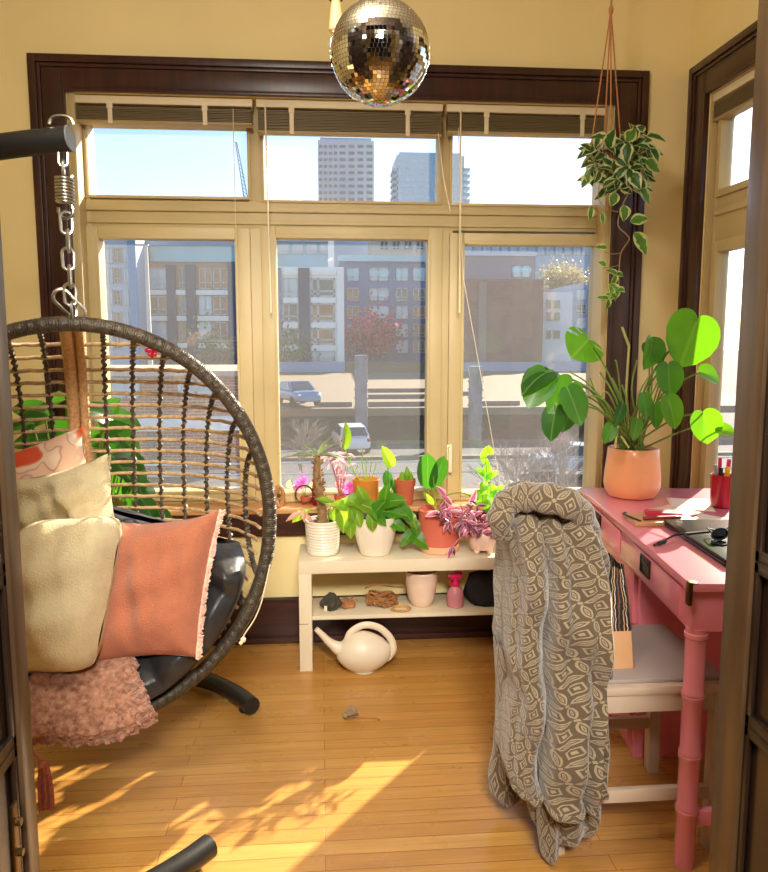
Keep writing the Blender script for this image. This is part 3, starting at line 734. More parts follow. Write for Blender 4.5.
lf=MB(); sm=MB(); b0=PB+V(0,0,.27)
for (px,py,sz,ang) in ((28,408,30,2.3),(52,400,34,1.2),(62,430,34,.4),(30,440,30,2.6),(45,455,30,3.6),(100,412,32,1.9),(122,420,36,.2),(128,442,30,-.4),(105,440,28,2.5),(118,462,34,-.6),(135,475,34,-.9),(108,485,30,-1.9),(138,500,34,-1.2),(80,470,26,-2),(150,512,26,-1),(22,470,26,3.4),(90,500,28,-1.5),(165,518,22,-.6),(20,425,22,2.8),(75,405,26,1.5),(40,418,24,.9),(55,445,22,-.8),(112,428,24,1),(98,432,22,2.8),(132,458,24,.3),(122,490,26,-2.2),(145,488,22,-.3),(70,455,24,2),(35,470,24,-1),(110,405,20,1.2),(128,515,24,-2)):
    Y=PB.y+random.uniform(-.12,.12); p=PY(px,py,Y); L=sz*3.1/770*1.0
    d=V(math.cos(ang),random.uniform(-.7,.1),math.sin(ang)*.7-.3).normalized()
    base=p-d*L*.5
    lf.leaf(base,d,V(random.uniform(-.4,.6),-.8,.6),L,L*.72,'heart',.2,.3)
    k=(b0+base)/2+V((base.x-b0.x)*.1,0,.05); sm.tube(spline([b0+V(random.uniform(-.05,.05),random.uniform(-.05,.05),0),k,base],6),[.004]*13,5)
lf.build('foliage',LEAFD,t); sm.build('stems',STEMM,t)

# ---------------------------------------------------------------- bench by the window and what stands on it
BX=PZ(300,671.7,0).x; BYF=2.938; BL=.90
t=thing('low_bench','low white laminate bench with lower shelf under the window','bench',(BX+BL/2,BYF+.13,0))
MB().bb(BX,BX+BL,BYF,BYF+.26,.40,.45,.0015).build('top',WHITEP,t)
for x in (BX,BX+BL-.05):
    for y in (BYF,BYF+.21): MB().bb(x,x+.05,y,y+.05,0,.40,.0015).build('leg',WHITEP,t)
SZ=PY(320,620,BYF+.02).z; SHT=SZ+.016
MB().bb(BX+.05,BX+BL-.05,BYF+.02,BYF+.24,SZ,SHT,.001).bb(BX-.0,BX+.05,BYF+.05,BYF+.21,SZ,SHT).bb(BX+BL-.05,BX+BL,BYF+.05,BYF+.21,SZ,SHT).build('shelf',WHITEP,t)
MB().bb(BX-.0005,BX+.035,BYF-.0008,BYF+.0005,PY(310,624,BYF).z-.002,PY(310,624,BYF).z+.001).build('leg_seam',pm('seam_grey',(150,140,120),.6),t)
BT=.45
def stemleaf(lf,sm,b,tip,d,nrm,L,W,kind='heart',fold=.2,droop=.25,r=.002,arch=.03,n=6):
    tip=Vector(tip); b=Vector(b); mid=(b+tip)/2+V(0,0,arch)
    if sm: sm.tube(spline([b,mid,tip],5),r,5)
    lf.leaf(tip,d,nrm,L,W,kind,fold,droop,nu=n,nv=n)
# 1 ribbed white pot with trunk plant
c=PZ(323,549.5,BT); c.y=3.09; c=V(PY(323,545,3.06).x,3.06,BT)
t=thing('potted_plant','bumpy-trunked plant in ribbed white pot at left end of bench','plant',c,'potted plants on the bench')
pr=[(.058,0),(.064,.004)]
for i in range(10):
    z=.008+i*.0118; r=.064+.006*i/9; pr+=[(r,z),(r+.0022,z+.004),(r+.0022,z+.008),(r,z+.0116)]
pr+=[(.0725,.132),(.073,.138)]
pot(c,pr,WHITEC,'pot',t,wall=.007,soilz=.9)
tr=MB(); b=c+V(-.003,0,.12); top=PY(317,455,c.y)
pp=[b+(top-b)*(i/14)+V(.006*math.sin(i*.5),0,0) for i in range(15)]; tr.tube(pp,[.021,.021,.02,.021,.019,.02,.019,.018,.018,.017,.017,.016,.015,.014,.009],10)
random.seed(9)
for i in range(110):
    k=random.random(); a=random.uniform(0,6.28); p=b+(top-b)*k; tr.tube([p+V(math.cos(a)*.014,math.sin(a)*.014,0),p+V(math.cos(a)*.027,math.sin(a)*.027,.006)],[.005,.001],4)
tr.build('trunk',pm('bumpy_trunk',(140,108,72),.9,var=.3,scale=60,bump=.6),t)
lf=MB()
for i in range(11):
    a=random.uniform(0,6.28); el=random.uniform(.1,1.1); d=V(math.cos(a)*math.cos(el),math.sin(a)*math.cos(el)*.6,math.sin(el)); L=random.uniform(.07,.13)
    lf.leaf(top-V(0,0,.005),d,V(0,-.4,1),L,.016,'lance',.2,.55,nu=4,nv=7)
lf.leaf(top,V(-.95,-.1,.35),V(0,-.3,1),.17,.012,'lance',.2,.35,nu=4,nv=8)
lf.leaf(top,V(.95,-.1,.25),V(0,-.3,1),.10,.012,'lance',.2,.5,nu=4,nv=8)
lf.build('crown_leaves',leaf_mat('grey_green_leaf',(120,136,100),(170,190,120),.35),t)
lf=MB(); sm=MB(); s0=c+V(.02,-.01,.125)
for (px,py,ang,L,kind) in ((300,515,3.6,.085,0),(325,500,2.6,.075,0),(333,515,-1.2,.06,0),(345,500,.7,.05,0)):
    q=PY(px,py,c.y-.035); d=V(math.cos(ang),-.35,math.sin(ang)); stemleaf(lf,sm,s0,q-d.normalized()*L*.5,d,V(.1,-.7,.7),L,L*.5,'lance',.2,.3,.0018,.02)
lf.build('lime_leaves',LEAFL,t); sm.build('stems',STEMM,t)
lf=MB()
for i in range(7):
    q=PY(280+i*2,505+random.uniform(-4,10),c.y-.03)
lf.leaf(PY(302,512,c.y-.05),V(-.9,-.2,-.35),V(.1,-.7,.6),.075,.024,'lance',.2,.25); lf.leaf(PY(303,508,c.y-.05),V(.1,-.3,-.9),V(.1,-.9,.2),.06,.018,'lance',.2,.2)
lf.leaf(PY(304,514,c.y-.04),V(.7,-.3,-.55),V(.1,-.9,.2),.05,.02,'lance',.2,.2)
lf.build('pale_pink_leaves',leaf_mat('pale_pink_leaf',(206,150,130),(226,170,150),.3),t)
# 2 plain white pot with trailing pothos
c=V(PY(375,545,3.03).x,3.03,BT)
t=thing('potted_plant','bright green pothos trailing over round tapered white pot on bench','plant',c,'potted plants on the bench')
pot(c,[(.05,0),(.058,.004),(.068,.03),(.079,.07),(.087,.115),(.0905,.15),(.0915,.158)],WHITEC,'pot',t,wall=.007,soilz=.9)
lf=MB(); sm=MB(); lf2=MB(); s0=c+V(0,0,.14); random.seed(14)
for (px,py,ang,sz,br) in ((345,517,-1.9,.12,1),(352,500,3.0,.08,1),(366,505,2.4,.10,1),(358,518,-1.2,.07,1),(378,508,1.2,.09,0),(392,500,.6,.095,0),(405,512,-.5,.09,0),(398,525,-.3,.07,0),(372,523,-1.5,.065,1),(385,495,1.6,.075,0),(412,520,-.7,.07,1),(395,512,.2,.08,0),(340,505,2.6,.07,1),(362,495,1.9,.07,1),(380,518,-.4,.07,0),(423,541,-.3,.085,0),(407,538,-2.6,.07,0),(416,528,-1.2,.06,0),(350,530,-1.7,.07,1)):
    q=PY(px,py,c.y-.06-random.uniform(0,.05)); 
    if px>400: q=PY(px,py,c.y+.0-.03)
    d=V(math.cos(ang),-.45+random.uniform(-.2,.2),math.sin(ang)-.15).normalized()
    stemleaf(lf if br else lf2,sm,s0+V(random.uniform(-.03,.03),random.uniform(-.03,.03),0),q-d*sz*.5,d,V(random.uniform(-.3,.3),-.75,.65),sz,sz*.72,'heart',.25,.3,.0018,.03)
lf.build('lit_leaves',LEAFL,t); lf2.build('leaves',LEAFG,t); sm.build('stems',STEMM,t)  # lime tone of the first set stands in for sunlight on those leaves
# 3 terracotta pot with pale saucer
c=V(PY(439,545,3.06).x,3.06,BT); c.x=PY(439,545,3.06).x
t=thing('potted_plant','two tall dark oval leaves in terracotta pot with pale base on bench','plant',c,'potted plants on the bench')
pot(c+V(0,0,0),[(.078,.028),(.082,.032),(.085,.165),(.087,.172)],pm('rose_terracotta',(206,104,82),.7,var=.06,bump=.08),'pot',t,wall=.008,soilz=.9,soilmat=pm('pinkish_soil',(196,110,90),.9,var=.2))
MB().lathe([(.074,0),(.08,.004),(.082,.028),(.079,.032),(.01,.031)],c,36).build('base',pm('pale_terracotta',(232,176,136),.6),t)
lf=MB(); sm=MB(); s0=c+V(-.005,.01,.155)
q=PY(428,490,c.y); lf.leaf(q,V(-.05,-.15,1),V(-.35,-.9,.1),.155,.088,'oval',.12,.08); q=PY(432,490,c.y-.01); lf.leaf(q,V(.35,-.1,.95),V(.4,-.9,.1),.15,.075,'oval',.12,.08)
sm.tube(spline([s0,PY(430,500,c.y),PY(428,488,c.y)],4),.003,6)
lf.build('oval_leaves',LEAFD,t)
l2=MB(); l2.leaf(PY(434,505,c.y-.01),V(-.6,-.3,.75),V(-.3,-.9,.3),.075,.026,'lance',.3,.2); l2.tube(spline([s0,PY(435,500,c.y-.02),PY(433,470,c.y-.02)],5),.0028,6)
sm.tube(spline([s0,PY(445,497,c.y),PY(462,493,c.y-.01),PY(478,500,c.y-.02)],6),.003,6)
l2.build('young_leaf',LEAFL,t); sm.build('stems',STEMM,t)
# 4 footed pot with pink tradescantia
c=V(PY(482,550,3.01).x,3.01,BT)
t=thing('potted_plant','pink and purple trailing plant in small footed pale pot on bench','plant',c,'potted plants on the bench')
pot(c,[(.035,.018),(.046,.02),(.055,.045),(.058,.08),(.055,.092)],pm('pale_pink_ceramic',(232,200,180),.4,coat=.3),'pot',t,wall=.006,soilz=.85)
for a in (-2.4,-.75,.8,2.4): MB().ball(c+V(.036*math.cos(a),.036*math.sin(a),.012),.014,10,1,1,.86).build('foot',pm('pale_pink_ceramic',(232,200,180),.4),t)
lf=MB(); lp=MB(); sm=MB(); random.seed(31); s0=c+V(0,0,.08)
for i in range(30):
    px=random.uniform(440,505); py=random.uniform(505,550)
    if px>495 and py>540: continue
    if 465<px<500 and py>533: py=random.uniform(505,530)
    q=PY(px,py,c.y-.05-random.uniform(0,.05)); k=q+V((px-478)*.0003,-.005,.02)
    sm.tube(spline([s0,(s0+k)/2+V(0,-.01,.03),q],4),.0018,4)
    for j in range(3):
        a=random.uniform(0,6.28); d=V(math.cos(a),-.5,math.sin(a)-.25); L=random.uniform(.028,.052); (lf if random.random()<.5 else lp).leaf(q,d,V(random.uniform(-.5,.5),-.6,.7),L,L*.42,'lance',.35,.25,nu=4,nv=5)
for (px,py,a) in ((452,505,2.3),(446,497,2.2),(440,512,3.3),(462,512,2.6),(470,505,1.2),(455,516,.4)):
    lf.leaf(PY(px,py,c.y-.05),V(math.cos(a),-.3,math.sin(a)),V(.2,-.8,.5),.065,.026,'lance',.3,.2)
lf.build('pink_leaves',LEAFP,t); lp.build('purple_leaves',LEAFPU,t); sm.build('stems',pm('pink_stem',(180,100,110),.5),t)

# ---------------------------------------------------------------- things on the window stool
SZL=OZ0
# driftwood hook ring
p=PY(279,490,3.235); p.z=SZL
t=thing('wooden_ring','tan wooden ring with a hole leaning at left end of sill','ornament',p)
WOODT=pm('tan_wood',(196,146,92),.5,c2=(160,112,66),stretch=(1,1,6))
m=MB().tube([p+V(0,.012-.008*0+.012*i*0,.05)+V(.028*math.cos(a)*.6,0,.042*math.sin(a)) for i,a in enumerate([2*PI*k/28 for k in range(28)])],.009,8,True)
m.build('ring',WOODT,t); MB().ball(p+V(-.002,.012,.05),.009,10,1,.8,1).tube([p+V(-.015,.012,.05),p+V(.015,.012,.05)],.003,6).build('peg',pm('dark_peg',(70,50,36),.5),t)
# magenta bottle with wire ring
p=V(PY(317,490,3.285).x,3.285,SZL)
t=thing('glass_bottle','magenta glass bottle with a round wire loop on the sill','bottle',p)
MAG=pm('magenta_glass',(150,20,80),.12,transl=.4,tc=(200,20,110),coat=.5)
MB().lathe([(.018,0),(.021,.003),(.021,.085),(.019,.092),(.019,.1),(.021,.102),(.021,.112),(.012,.113)],p,20).build('body',MAG,t)
m=MB().tube([p+V(-.055+.038*math.cos(a),-.01,.05+.038*math.sin(a)) for a in [2*PI*k/28 for k in range(28)]],.004,6,True); m.build('wire_loop',BRASS,t)
# pink flowers
def flower(m,c,r,n=5,tilt=None):
    for i in range(n):
        a=2*PI*i/n+.3; d=V(math.cos(a),-.25,math.sin(a)); m.leaf(c,d,V(0,-1,.1),r,r*.8,'oval',.25,.3,nu=4,nv=5)
PETAL=leaf_mat('pink_petal',(230,96,180),(255,130,210),.5)
p=V(PY(306,495,3.31).x,3.31,SZL); t=thing('flowering_plant','tiny pot of pink flowers behind the magenta bottle on sill','plant',p,'small potted plants on the window sill')
pot(p,[(.02,0),(.026,.03),(.027,.033)],TERRA,'pot',t,18,.003,soilz=.8)
fm=MB(); sm=MB(); lf=MB()
for (px,py,r) in ((299,484,.026),(304,480,.022),(296,488,.018)):
    q=PY(px,py,3.3); sm.tube(spline([p+V(0,0,.025),(p+q)/2+V(0,0,.03),q],4),.0012,4); flower(fm,q,r)
for (px,py) in ((288,488),(292,492),(310,488)): lf.leaf(PY(px,py,3.31),V(random.uniform(-.5,.5),-.3,.8),V(0,-1,.2),.04,.024,'lance',.2,.2)
fm.build('flowers',PETAL,t); sm.build('stems',STEMM,t); lf.build('leaves',leaf_mat('pale_green_leaf',(170,190,120),(220,235,150),.5),t)
p=V(PY(340,495,3.32).x,3.32,SZL); t=thing('flowering_plant','spindly pink-leaved cutting with magenta bloom left of the amber pot','plant',p,'small potted plants on the window sill')
pot(p,[(.02,0),(.026,.03),(.027,.033)],TERRA,'pot',t,18,.003,soilz=.8)
fm=MB(); sm=MB(); lf=MB(); random.seed(44)
for i in range(15):
    q=PY(random.uniform(328,348),random.uniform(452,492),3.32+random.uniform(-.02,.02)); sm.tube(spline([p+V(0,0,.025),(p+q)/2+V(.004,0,.01),q],4),.0013,4)
    for j in range(2):
        a=random.uniform(0,6.28); lf.leaf(q,V(math.cos(a),-.4,math.sin(a)*.7),V(0,-.8,.5),.04,.014,'lance',.3,.3,nu=4,nv=5)
flower(fm,PY(349,488,3.29),.032,5); fm.build('flowers',PETAL,t); sm.build('stems',pm('pink_stem',(180,100,110),.5),t); lf.build('leaves',leaf_mat('pale_rose_leaf',(206,160,160),(236,190,196),.45),t)
# amber pot with sprouts and a tall leaf
p=V(PY(366,490,3.29).x,3.29,SZL); t=thing('potted_plant','amber orange pot with thin green sprouts and one tall lime leaf on sill','plant',p,'small potted plants on the window sill')
pot(p,[(.046,0),(.05,.004),(.06,.105),(.061,.11)],pm('amber_pot',(206,140,62),.3,transl=.25,tc=(235,150,50)),'pot',t,wall=.004,soilz=.72,soilmat=pm('amber_soil',(150,100,50),.9))
sm=MB(); lf=MB(); s0=p+V(0,0,.08)
for (px,py) in ((352,455),(363,450),(372,455),(358,465),(376,462),(367,458)): sm.tube(spline([s0+V((px-364)*.001,0,0),PY(px-1,(py+475)/2,3.29),PY(px,py,3.29)],4),.0022,5)
q=PY(346,450,3.28); sm.tube(spline([s0,PY(352,470,3.29),PY(347,455,3.28),q],5),.0018,5)
lf.leaf(PY(344,447,3.27),V(.25,-.25,1),V(.75,-.65,0),.105,.06,'heart',.3,.25); lf.build('leaf',LEAFL,t); sm.build('sprouts',pm('sprout_green',(140,180,60),.4),t)
# glass bottles with cuttings
GLS=glass_mat('clear_glass',(.94,.97,.95),.05,.12)
p=V(PY(391,495,3.30).x,3.30,SZL); t=thing('propagation_bottle','slim clear glass bottle with lime leaf cutting between amber and terracotta pots','bottle',p)
MB().lathe([(.024,0),(.026,.003),(.026,.06),(.012,.085),(.011,.11),(.013,.115)],p,20).build('bottle',GLS,t)
lf=MB(); l2=MB(); sm=MB().tube(spline([p+V(0,0,.02),p+V(.003,0,.1),PY(388,470,3.29),PY(386,460,3.29)],5),.002,5)
lf.leaf(PY(391,465,3.28),V(-.35,-.3,.9),V(.2,-.9,.1),.09,.055,'heart',.3,.25); l2.leaf(PY(386,470,3.29),V(.15,-.3,-.9),V(.3,-.9,.1),.10,.05,'lance',.2,.2); l2.leaf(PY(391,478,3.29),V(.4,-.3,-.9),V(.3,-.9,.1),.10,.035,'lance',.2,.2)
lf.build('lime_leaf',LEAFL,t); l2.build('leaf',LEAFD,t); sm.build('stem',STEMM,t)
# small terracotta pot
p=V(PY(405,498,3.27).x,3.27,SZL); t=thing('potted_plant','small terracotta pot with lime wedge-shaped shoot on the sill','plant',p,'small potted plants on the window sill')
pot(p,[(.03,0),(.033,.003),(.041,.082),(.0445,.083),(.046,.108),(.0465,.11)],TERRA,'pot',t,wall=.005,soilz=.9)
lf=MB()
for (dx,L,w) in ((-.012,.05,.035),(.006,.075,.03),(.018,.05,.03)): lf.leaf(p+V(dx,-.01,.098),V(dx*6,-.15,1),V(.2,-1,.1),L,w,'lance',.3,.15)
lf.build('leaves',LEAFL,t)
# right jar with cuttings
p=V(PY(487,492,3.29).x,3.29,SZL); t=thing('propagation_jar','round glass jar of bright green cuttings on sill behind the robe','jar',p)
MB().lathe([(.03,0),(.04,.005),(.052,.035),(.05,.06),(.036,.082),(.034,.09)],p,24).build('jar',GLS,t)
MB().lathe([(.0525,.03),(.0535,.034),(.0535,.042),(.0525,.046)],p,24,False,False).build('red_band',pm('red_band',(196,70,60),.5),t)
lf=MB(); sm=MB(); random.seed(8)
for (px,py,L,a) in ((487,475,.07,-1.7),(481,472,.05,2.4),(493,474,.05,.6),(485,452,.05,1.2),(490,450,.04,2.0),(486,462,.045,-.8),(500,494,.06,-.3),(478,500,.07,-1.6),(488,505,.08,-1.5),(498,500,.06,-1.1),(505,490,.07,.2),(484,490,.06,-1.6),(493,492,.06,-1.2)):
    q=PY(px,py,3.28 if py<485 else 3.2); d=V(math.cos(a),-.4,math.sin(a)); lf.leaf(q-d.normalized()*L*.5,d,V(random.uniform(-.4,.4),-.9,.3),L,L*.62,'heart',.25,.2)
    sm.tube(spline([p+V(0,0,.02),p+V(0,0,.09),q],4),.0015,4)
lf.build('leaves',leaf_mat('bright_leaf',(104,176,44),(160,240,40),.55),t); sm.build('stems',STEMM,t)
p=V(PY(516,492,3.29).x,3.29,SZL); t=thing('bird_ornament','small white bird figurine with raised wings on sill behind the robe','ornament',p)
FEA=pm('white_feather',(232,230,226),.6,transl=.3)
m=MB().ball(p+V(0,0,.035),1,14,.03,.02,.022).ball(p+V(-.03,0,.055),.012,10).tube([p+V(-.04,0,.056),p+V(-.053,0,.054)],[.004,.001],6).tube([p+V(0,0,0),p+V(0,0,.03)],[.012,.006],8).tube([p+V(.02,0,.035),p+V(.055,0,.03)],[.01,.006],8)
m.build('body',FEA,t); w=MB(); w.leaf(p+V(.005,-.01,.045),V(-.5,-.2,.9),V(.6,-.7,.2),.07,.03,'lance',.2,.2); w.leaf(p+V(.005,.01,.045),V(.3,.2,.9),V(.6,-.7,.2),.06,.03,'lance',.2,.2); w.build('wings',FEA,t)
# ---------------------------------------------------------------- lower shelf of the bench
def rock(c,sx,sy,sz,seed,k=.16):
    rn=random.Random(seed); ph=[rn.uniform(0,6) for _ in range(5)]; m=MB()
    def fn(u,v):
        a=2*PI*u; b=PI*v; d=V(math.sin(b)*math.cos(a),math.sin(b)*math.sin(a),math.cos(b))
        r=1+k*(math.sin(d.x*5+ph[0])+math.sin(d.y*6+ph[1])*.7+math.sin(d.z*7+ph[2])*.6+.5*math.sin(d.x*13+d.y*11+ph[3]))*.6
        return Vector(c)+V(d.x*sx*r,d.y*sy*r,max(-sz*.85,d.z*sz*r)+sz*.85)
    return m.grid(fn,24,14,closeu=True)
c=V(PY(331,606,3.03).x,3.03,SHT); o=rock(c,.042,.035,.036,3).build('rock',pm('dark_rock',(66,62,52),.8,var=.4,scale=30,bump=.5),None,c,ang=.5); tag(o,'dark rock with a small white tag at left of bench shelf','rock')
MB().bb(c.x-.028,c.x-.016,c.y-.043,c.y-.038,SHT+.008,SHT+.03,.001).build('tag',CREAMP,o)
c=V(PY(347,605,3.04).x,3.04,SHT); m=rock(c,.03,.024,.022,12,.22)
for i in range(7):
    a=i*.9; m.tube(spline([c+V(0,0,.02),c+V(.03*math.cos(a),.02*math.sin(a),.035),c+V(.045*math.cos(a),.028*math.sin(a),.028+.012*math.sin(i*2))],4),[.006]*4+[.003]*5,5)
tag(m.build('dried_seed_pod',pm('dried_tan',(168,116,74),.9,var=.3,scale=40,bump=.5),None,c),'dried tan seed pod beside the dark rock on bench shelf','seed pod')
c=V(PY(382,602,3.06).x,3.06,SHT); m=MB(); random.seed(17)
for i in range(46):
    a=random.uniform(0,6.28); r=random.uniform(.02,.06); z=random.uniform(.006,.05); q=c+V(r*math.cos(a)*1.2,r*math.sin(a)*.8,z)
    b=a+random.uniform(.8,2.4); m.tube(spline([q,c+V(.045*math.cos((a+b)/2)*1.2,.035*math.sin((a+b)/2),z+random.uniform(-.004,.02)),c+V(.055*math.cos(b)*1.2,.04*math.sin(b),random.uniform(.005,.045))],4),random.uniform(.0022,.005),5)
for y in (.03,): m.tube(spline([c+V(-.07,y,.065),c+V(-.02,y+.01,.078),c+V(.05,y,.07),c+V(.11,y,.066)],5),.0035,5)
tag(m.build('dried_twigs',pm('dried_twig',(158,108,62),.9,var=.35,scale=40),None,c),'tangle of dried brown twigs on bench shelf left of white pot','twigs')
c=V(PY(401,612,2.99).x,3.0,SHT); m=MB()
for k in range(3): m.tube([c+V((.036+.004*math.sin(4*a+k*2))*math.cos(a),(.03)*math.sin(a),.006+.003*math.sin(5*a+k*2.1)) for a in [2*PI*i/36 for i in range(36)]],.0035,5,True)
tag(m.build('wicker_ring',pm('wicker_tan',(190,146,84),.8,var=.25,scale=50),None,c),'flat woven tan ring on bench shelf in front of the twigs','ring')
c=V(PY(421.5,606,3.05).x,3.06,SHT); m=MB(); o=pot(c,[(.036,0),(.042,.003),(.056,.035),(.065,.09),(.0665,.137),(.066,.143)],pm('cream_pink_ceramic',(236,208,184),.35,coat=.2),'plant_pot',None,wall=.008,soil=False)
o.location=c; 
for v in o.data.vertices: v.co-=c
o['_o']=list(c); tag(o,'empty cream round pot on the bench shelf beside spray bottle','pot')
c=V(PY(455,612,3.03).x,3.03,SHT); t=thing('spray_bottle','pink plastic spray bottle with magenta trigger head on bench shelf','spray bottle',c)
MB().lathe([(.03,0),(.034,.003),(.035,.045),(.033,.06),(.026,.075),(.014,.087),(.013,.094)],c,24).build('body',pm('pink_translucent',(226,150,160),.25,transl=.25,tc=(240,170,180)),t)
HOT=pm('hot_pink_plastic',(214,24,92),.35)
h=MB().lathe([(.016,.082),(.016,.1),(.013,.106)],c,18); h.box(c+V(.0,-.004,.128),(.046,.018,.024),None,.006); h.tube([c+V(0,0,.1),c+V(.002,0,.125)],.011,10); h.tube([c+V(-.02,-.004,.13),c+V(-.034,-.004,.13)],.006,8); h.box(c+V(.012,-.002,.143),(.03,.018,.014),None,.005)
h.build('spray_head',HOT,t); MB().tube(spline([c+V(-.014,-.004,.12),c+V(-.022,-.004,.108),c+V(-.018,-.004,.092)],4),.004,6).build('trigger',HOT,t)
c=V(PY(489,612,3.05).x,3.06,SHT); m=MB()
def bagf(u,v):
    a=2*PI*u; s=.9+.1*math.sin(3*a+v*4); e=1 if v<.85 else max(0,1-(v-.85)/.15)**.5
    x=max(-1,min(1,1.25*math.cos(a))); y=max(-1,min(1,1.25*math.sin(a)))
    k=(1 if 0.06<v<.9 else (.85 if v<=.06 else e))
    return c+V(x*.105*k*s*(1-.12*(v-.45)**2*4),y*.06*k*s,v*.135+.004*math.sin(a*5+v*9))
m.grid(bagf,48,20,closeu=True); m.v.append(c+V(0,0,.135)); tag(m.build('cloth_bag',pm('black_cloth',(26,25,28),.85,var=.3,scale=30,bump=.3),None,c),'rumpled black cloth bag on the bench shelf right of spray bottle','bag')
# watering can
c=PZ(362,672,0); c=V(c.x,2.925,0); cx=PY(364,640,2.9).x; c.x=cx
t=thing('watering_can','white rounded watering can with long spout on the floor under bench','watering can',c)
CAN=pm('white_plastic_can',(228,214,190),.4,var=.03)
def canb(u,v):
    a=2*PI*u; z=v; r=(math.sin(PI*min(1,max(0,(v*.93+.07))))**.62)
    return c+V(-.004+r*.11*math.cos(a)*(1.0+.04*math.cos(a)),r*.066*math.sin(a),.002+z*.165)
m=MB().grid(canb,40,24,closeu=True); m.lathe([(.001,.003),(.04,.002)],c,24); 
s=[c+V(-.05,0,.09),c+V(-.098,0,.098),c+V(-.135,0,.125),c+V(-.165,-.003,.158),c+V(-.188,-.005,.183)]
m.tube(spline(s,5),[.055,.05,.044,.038,.033,.029,.0255,.0225,.020,.018,.0165,.0155,.0145,.0138,.0132,.0126,.012,.0115,.011,.0105,.010],14,flat=None)
m.build('body',CAN,t)
h=spline([c+V(-.068,0,.115),c+V(-.052,0,.16),c+V(.0,0,.19),c+V(.06,0,.178),c+V(.105,0,.135),c+V(.118,0,.09),c+V(.105,0,.06),c+V(.085,0,.045)],6)
MB().tube(h,[.011]*len(h),10,flat=1.3).build('handle',CAN,t)
# leaf debris on the floor
c=PZ(350,719,0); t=thing('dried_leaf','curled dry grey-brown leaf with thin stalk lying on wooden floor','leaf',c)
m=MB(); DRY=pm('dry_leaf',(150,124,96),.85,var=.35,scale=60,bump=.4)
m.leaf(c+V(-.018,0,.004),V(1,.2,.05),V(0,-.3,1),.05,.045,'oval',1.3,-.1); m.ball(c+V(-.014,0,.012),.012,10,1.1,.9,.9); m.ball(c+V(.006,.004,.01),.010,10,1.4,1,.8); m.build('leaf',DRY,t)
MB().tube(spline([c+V(.02,0,.008),c+V(.05,-.006,.007),c+V(.085,-.008,.005),c+V(.1,-.02,.003)],5),[.0035]*13+[.0045]*3,6).build('stalk',pm('dry_stalk',(176,118,64),.8),t)

# ---------------------------------------------------------------- pink desk
DN=Vector((.862,1.69,0)); da=math.radians(6.5); dl=V(math.sin(da),math.cos(da),0); dw=V(math.cos(da),-math.sin(da),0)
DRt=Matrix.Rotation(-da,3,'Z'); DH=.745; DLn,DWd=1.17,.53
def dp(w,l,z): return DN+dw*w+dl*l+V(0,0,z)
def dbox(mb,w0,w1,l0,l1,z0,z1,bev=.003): return mb.box(dp((w0+w1)/2,(l0+l1)/2,(z0+z1)/2),(w1-w0,l1-l0,z1-z0),DRt,bev)
t=thing('writing_desk','pink lacquered campaign desk with bamboo-style legs under the side window','desk',dp(DWd/2,DLn/2,0))
m=MB(); dbox(m,0,DWd,0,DLn,DH-.022,DH,.004); m.build('top',PINKD,t)
m=MB(); dbox(m,.012,DWd-.01,.012,DLn-.01,.622,DH-.022,.002); m.build('apron',PINKD,t)
PULL=pm('dark_bronze',(58,44,38),.4,metal=.7)
for (l0,l1,pl) in ((.075,.60,.345),(.625,1.14,.89)):
    m=MB(); dbox(m,.004,.016,l0,l1,.634,DH-.032,.003); dr=m.build('drawer',PINKD,t)
    m=MB(); 
    for (a,b,c0,c1) in ((-.042,.042,.022,.026),(-.042,.042,-.026,-.022),(-.042,-.036,-.026,.026),(.036,.042,-.026,.026)): dbox(m,-.001,.006,pl+a,pl+b,.682+c0,.682+c1,.001)
    dbox(m,.0025,.0055,pl-.04,pl+.04,.66,.704,.001); dbox(m,-.002,.003,pl-.028,pl+.028,.690,.697,.002); m.build('recessed_pull',PULL,dr)
for (w0,w1,l0,l1) in ((-.002,.004,-.0015,.02),(-.0015,.007,-.002,.004)):
    m=MB(); dbox(m,w0,w1,l0,l1,DH-.055,DH+.0015,.001); m.build('brass_corner',BRASS,t)
m=MB(); dbox(m,-.0015,.018,-.0015,.02,DH-.0005,DH+.002,.001); m.build('brass_corner',BRASS,t)
def bamboo(c):
    pr=[(.024,0),(.0245,.02)]
    for z in (.155,.30,.455): pr+=[(.0245,z-.014),(.0275,z-.009),(.0275,z-.002),(.0252,z),(.0275,z+.002),(.0275,z+.009),(.0245,z+.014)]
    pr+=[(.0245,.598),(.028,.602),(.028,.612),(.026,.614),(.026,.626)]
    return MB().lathe(pr,c,22)
for (w,l) in ((.034,.034),(DWd-.04,.034)): bamboo(dp(w,l,0)).build('leg',PINKD,t)
m=MB(); dbox(m,.05,DWd-.05,.022,.046,.115,.155,.003); m.build('stretcher',PINKD,t)
m=MB(); dbox(m,.05,DWd-.02,.535,DLn-.02,.0,.622,.002); m.build('pedestal',PINKD,t)
for (z0,z1) in ((.03,.22),(.232,.42),(.432,.61)):
    m=MB(); dbox(m,.036,.052,.56,DLn-.04,z0,z1,.003); dr=m.build('drawer',PINKD,t)
    m=MB(); zc=(z0+z1)/2; dbox(m,.033,.037,.80,.88,zc-.022,zc+.022,.001); m.build('recessed_pull',PULL,dr)

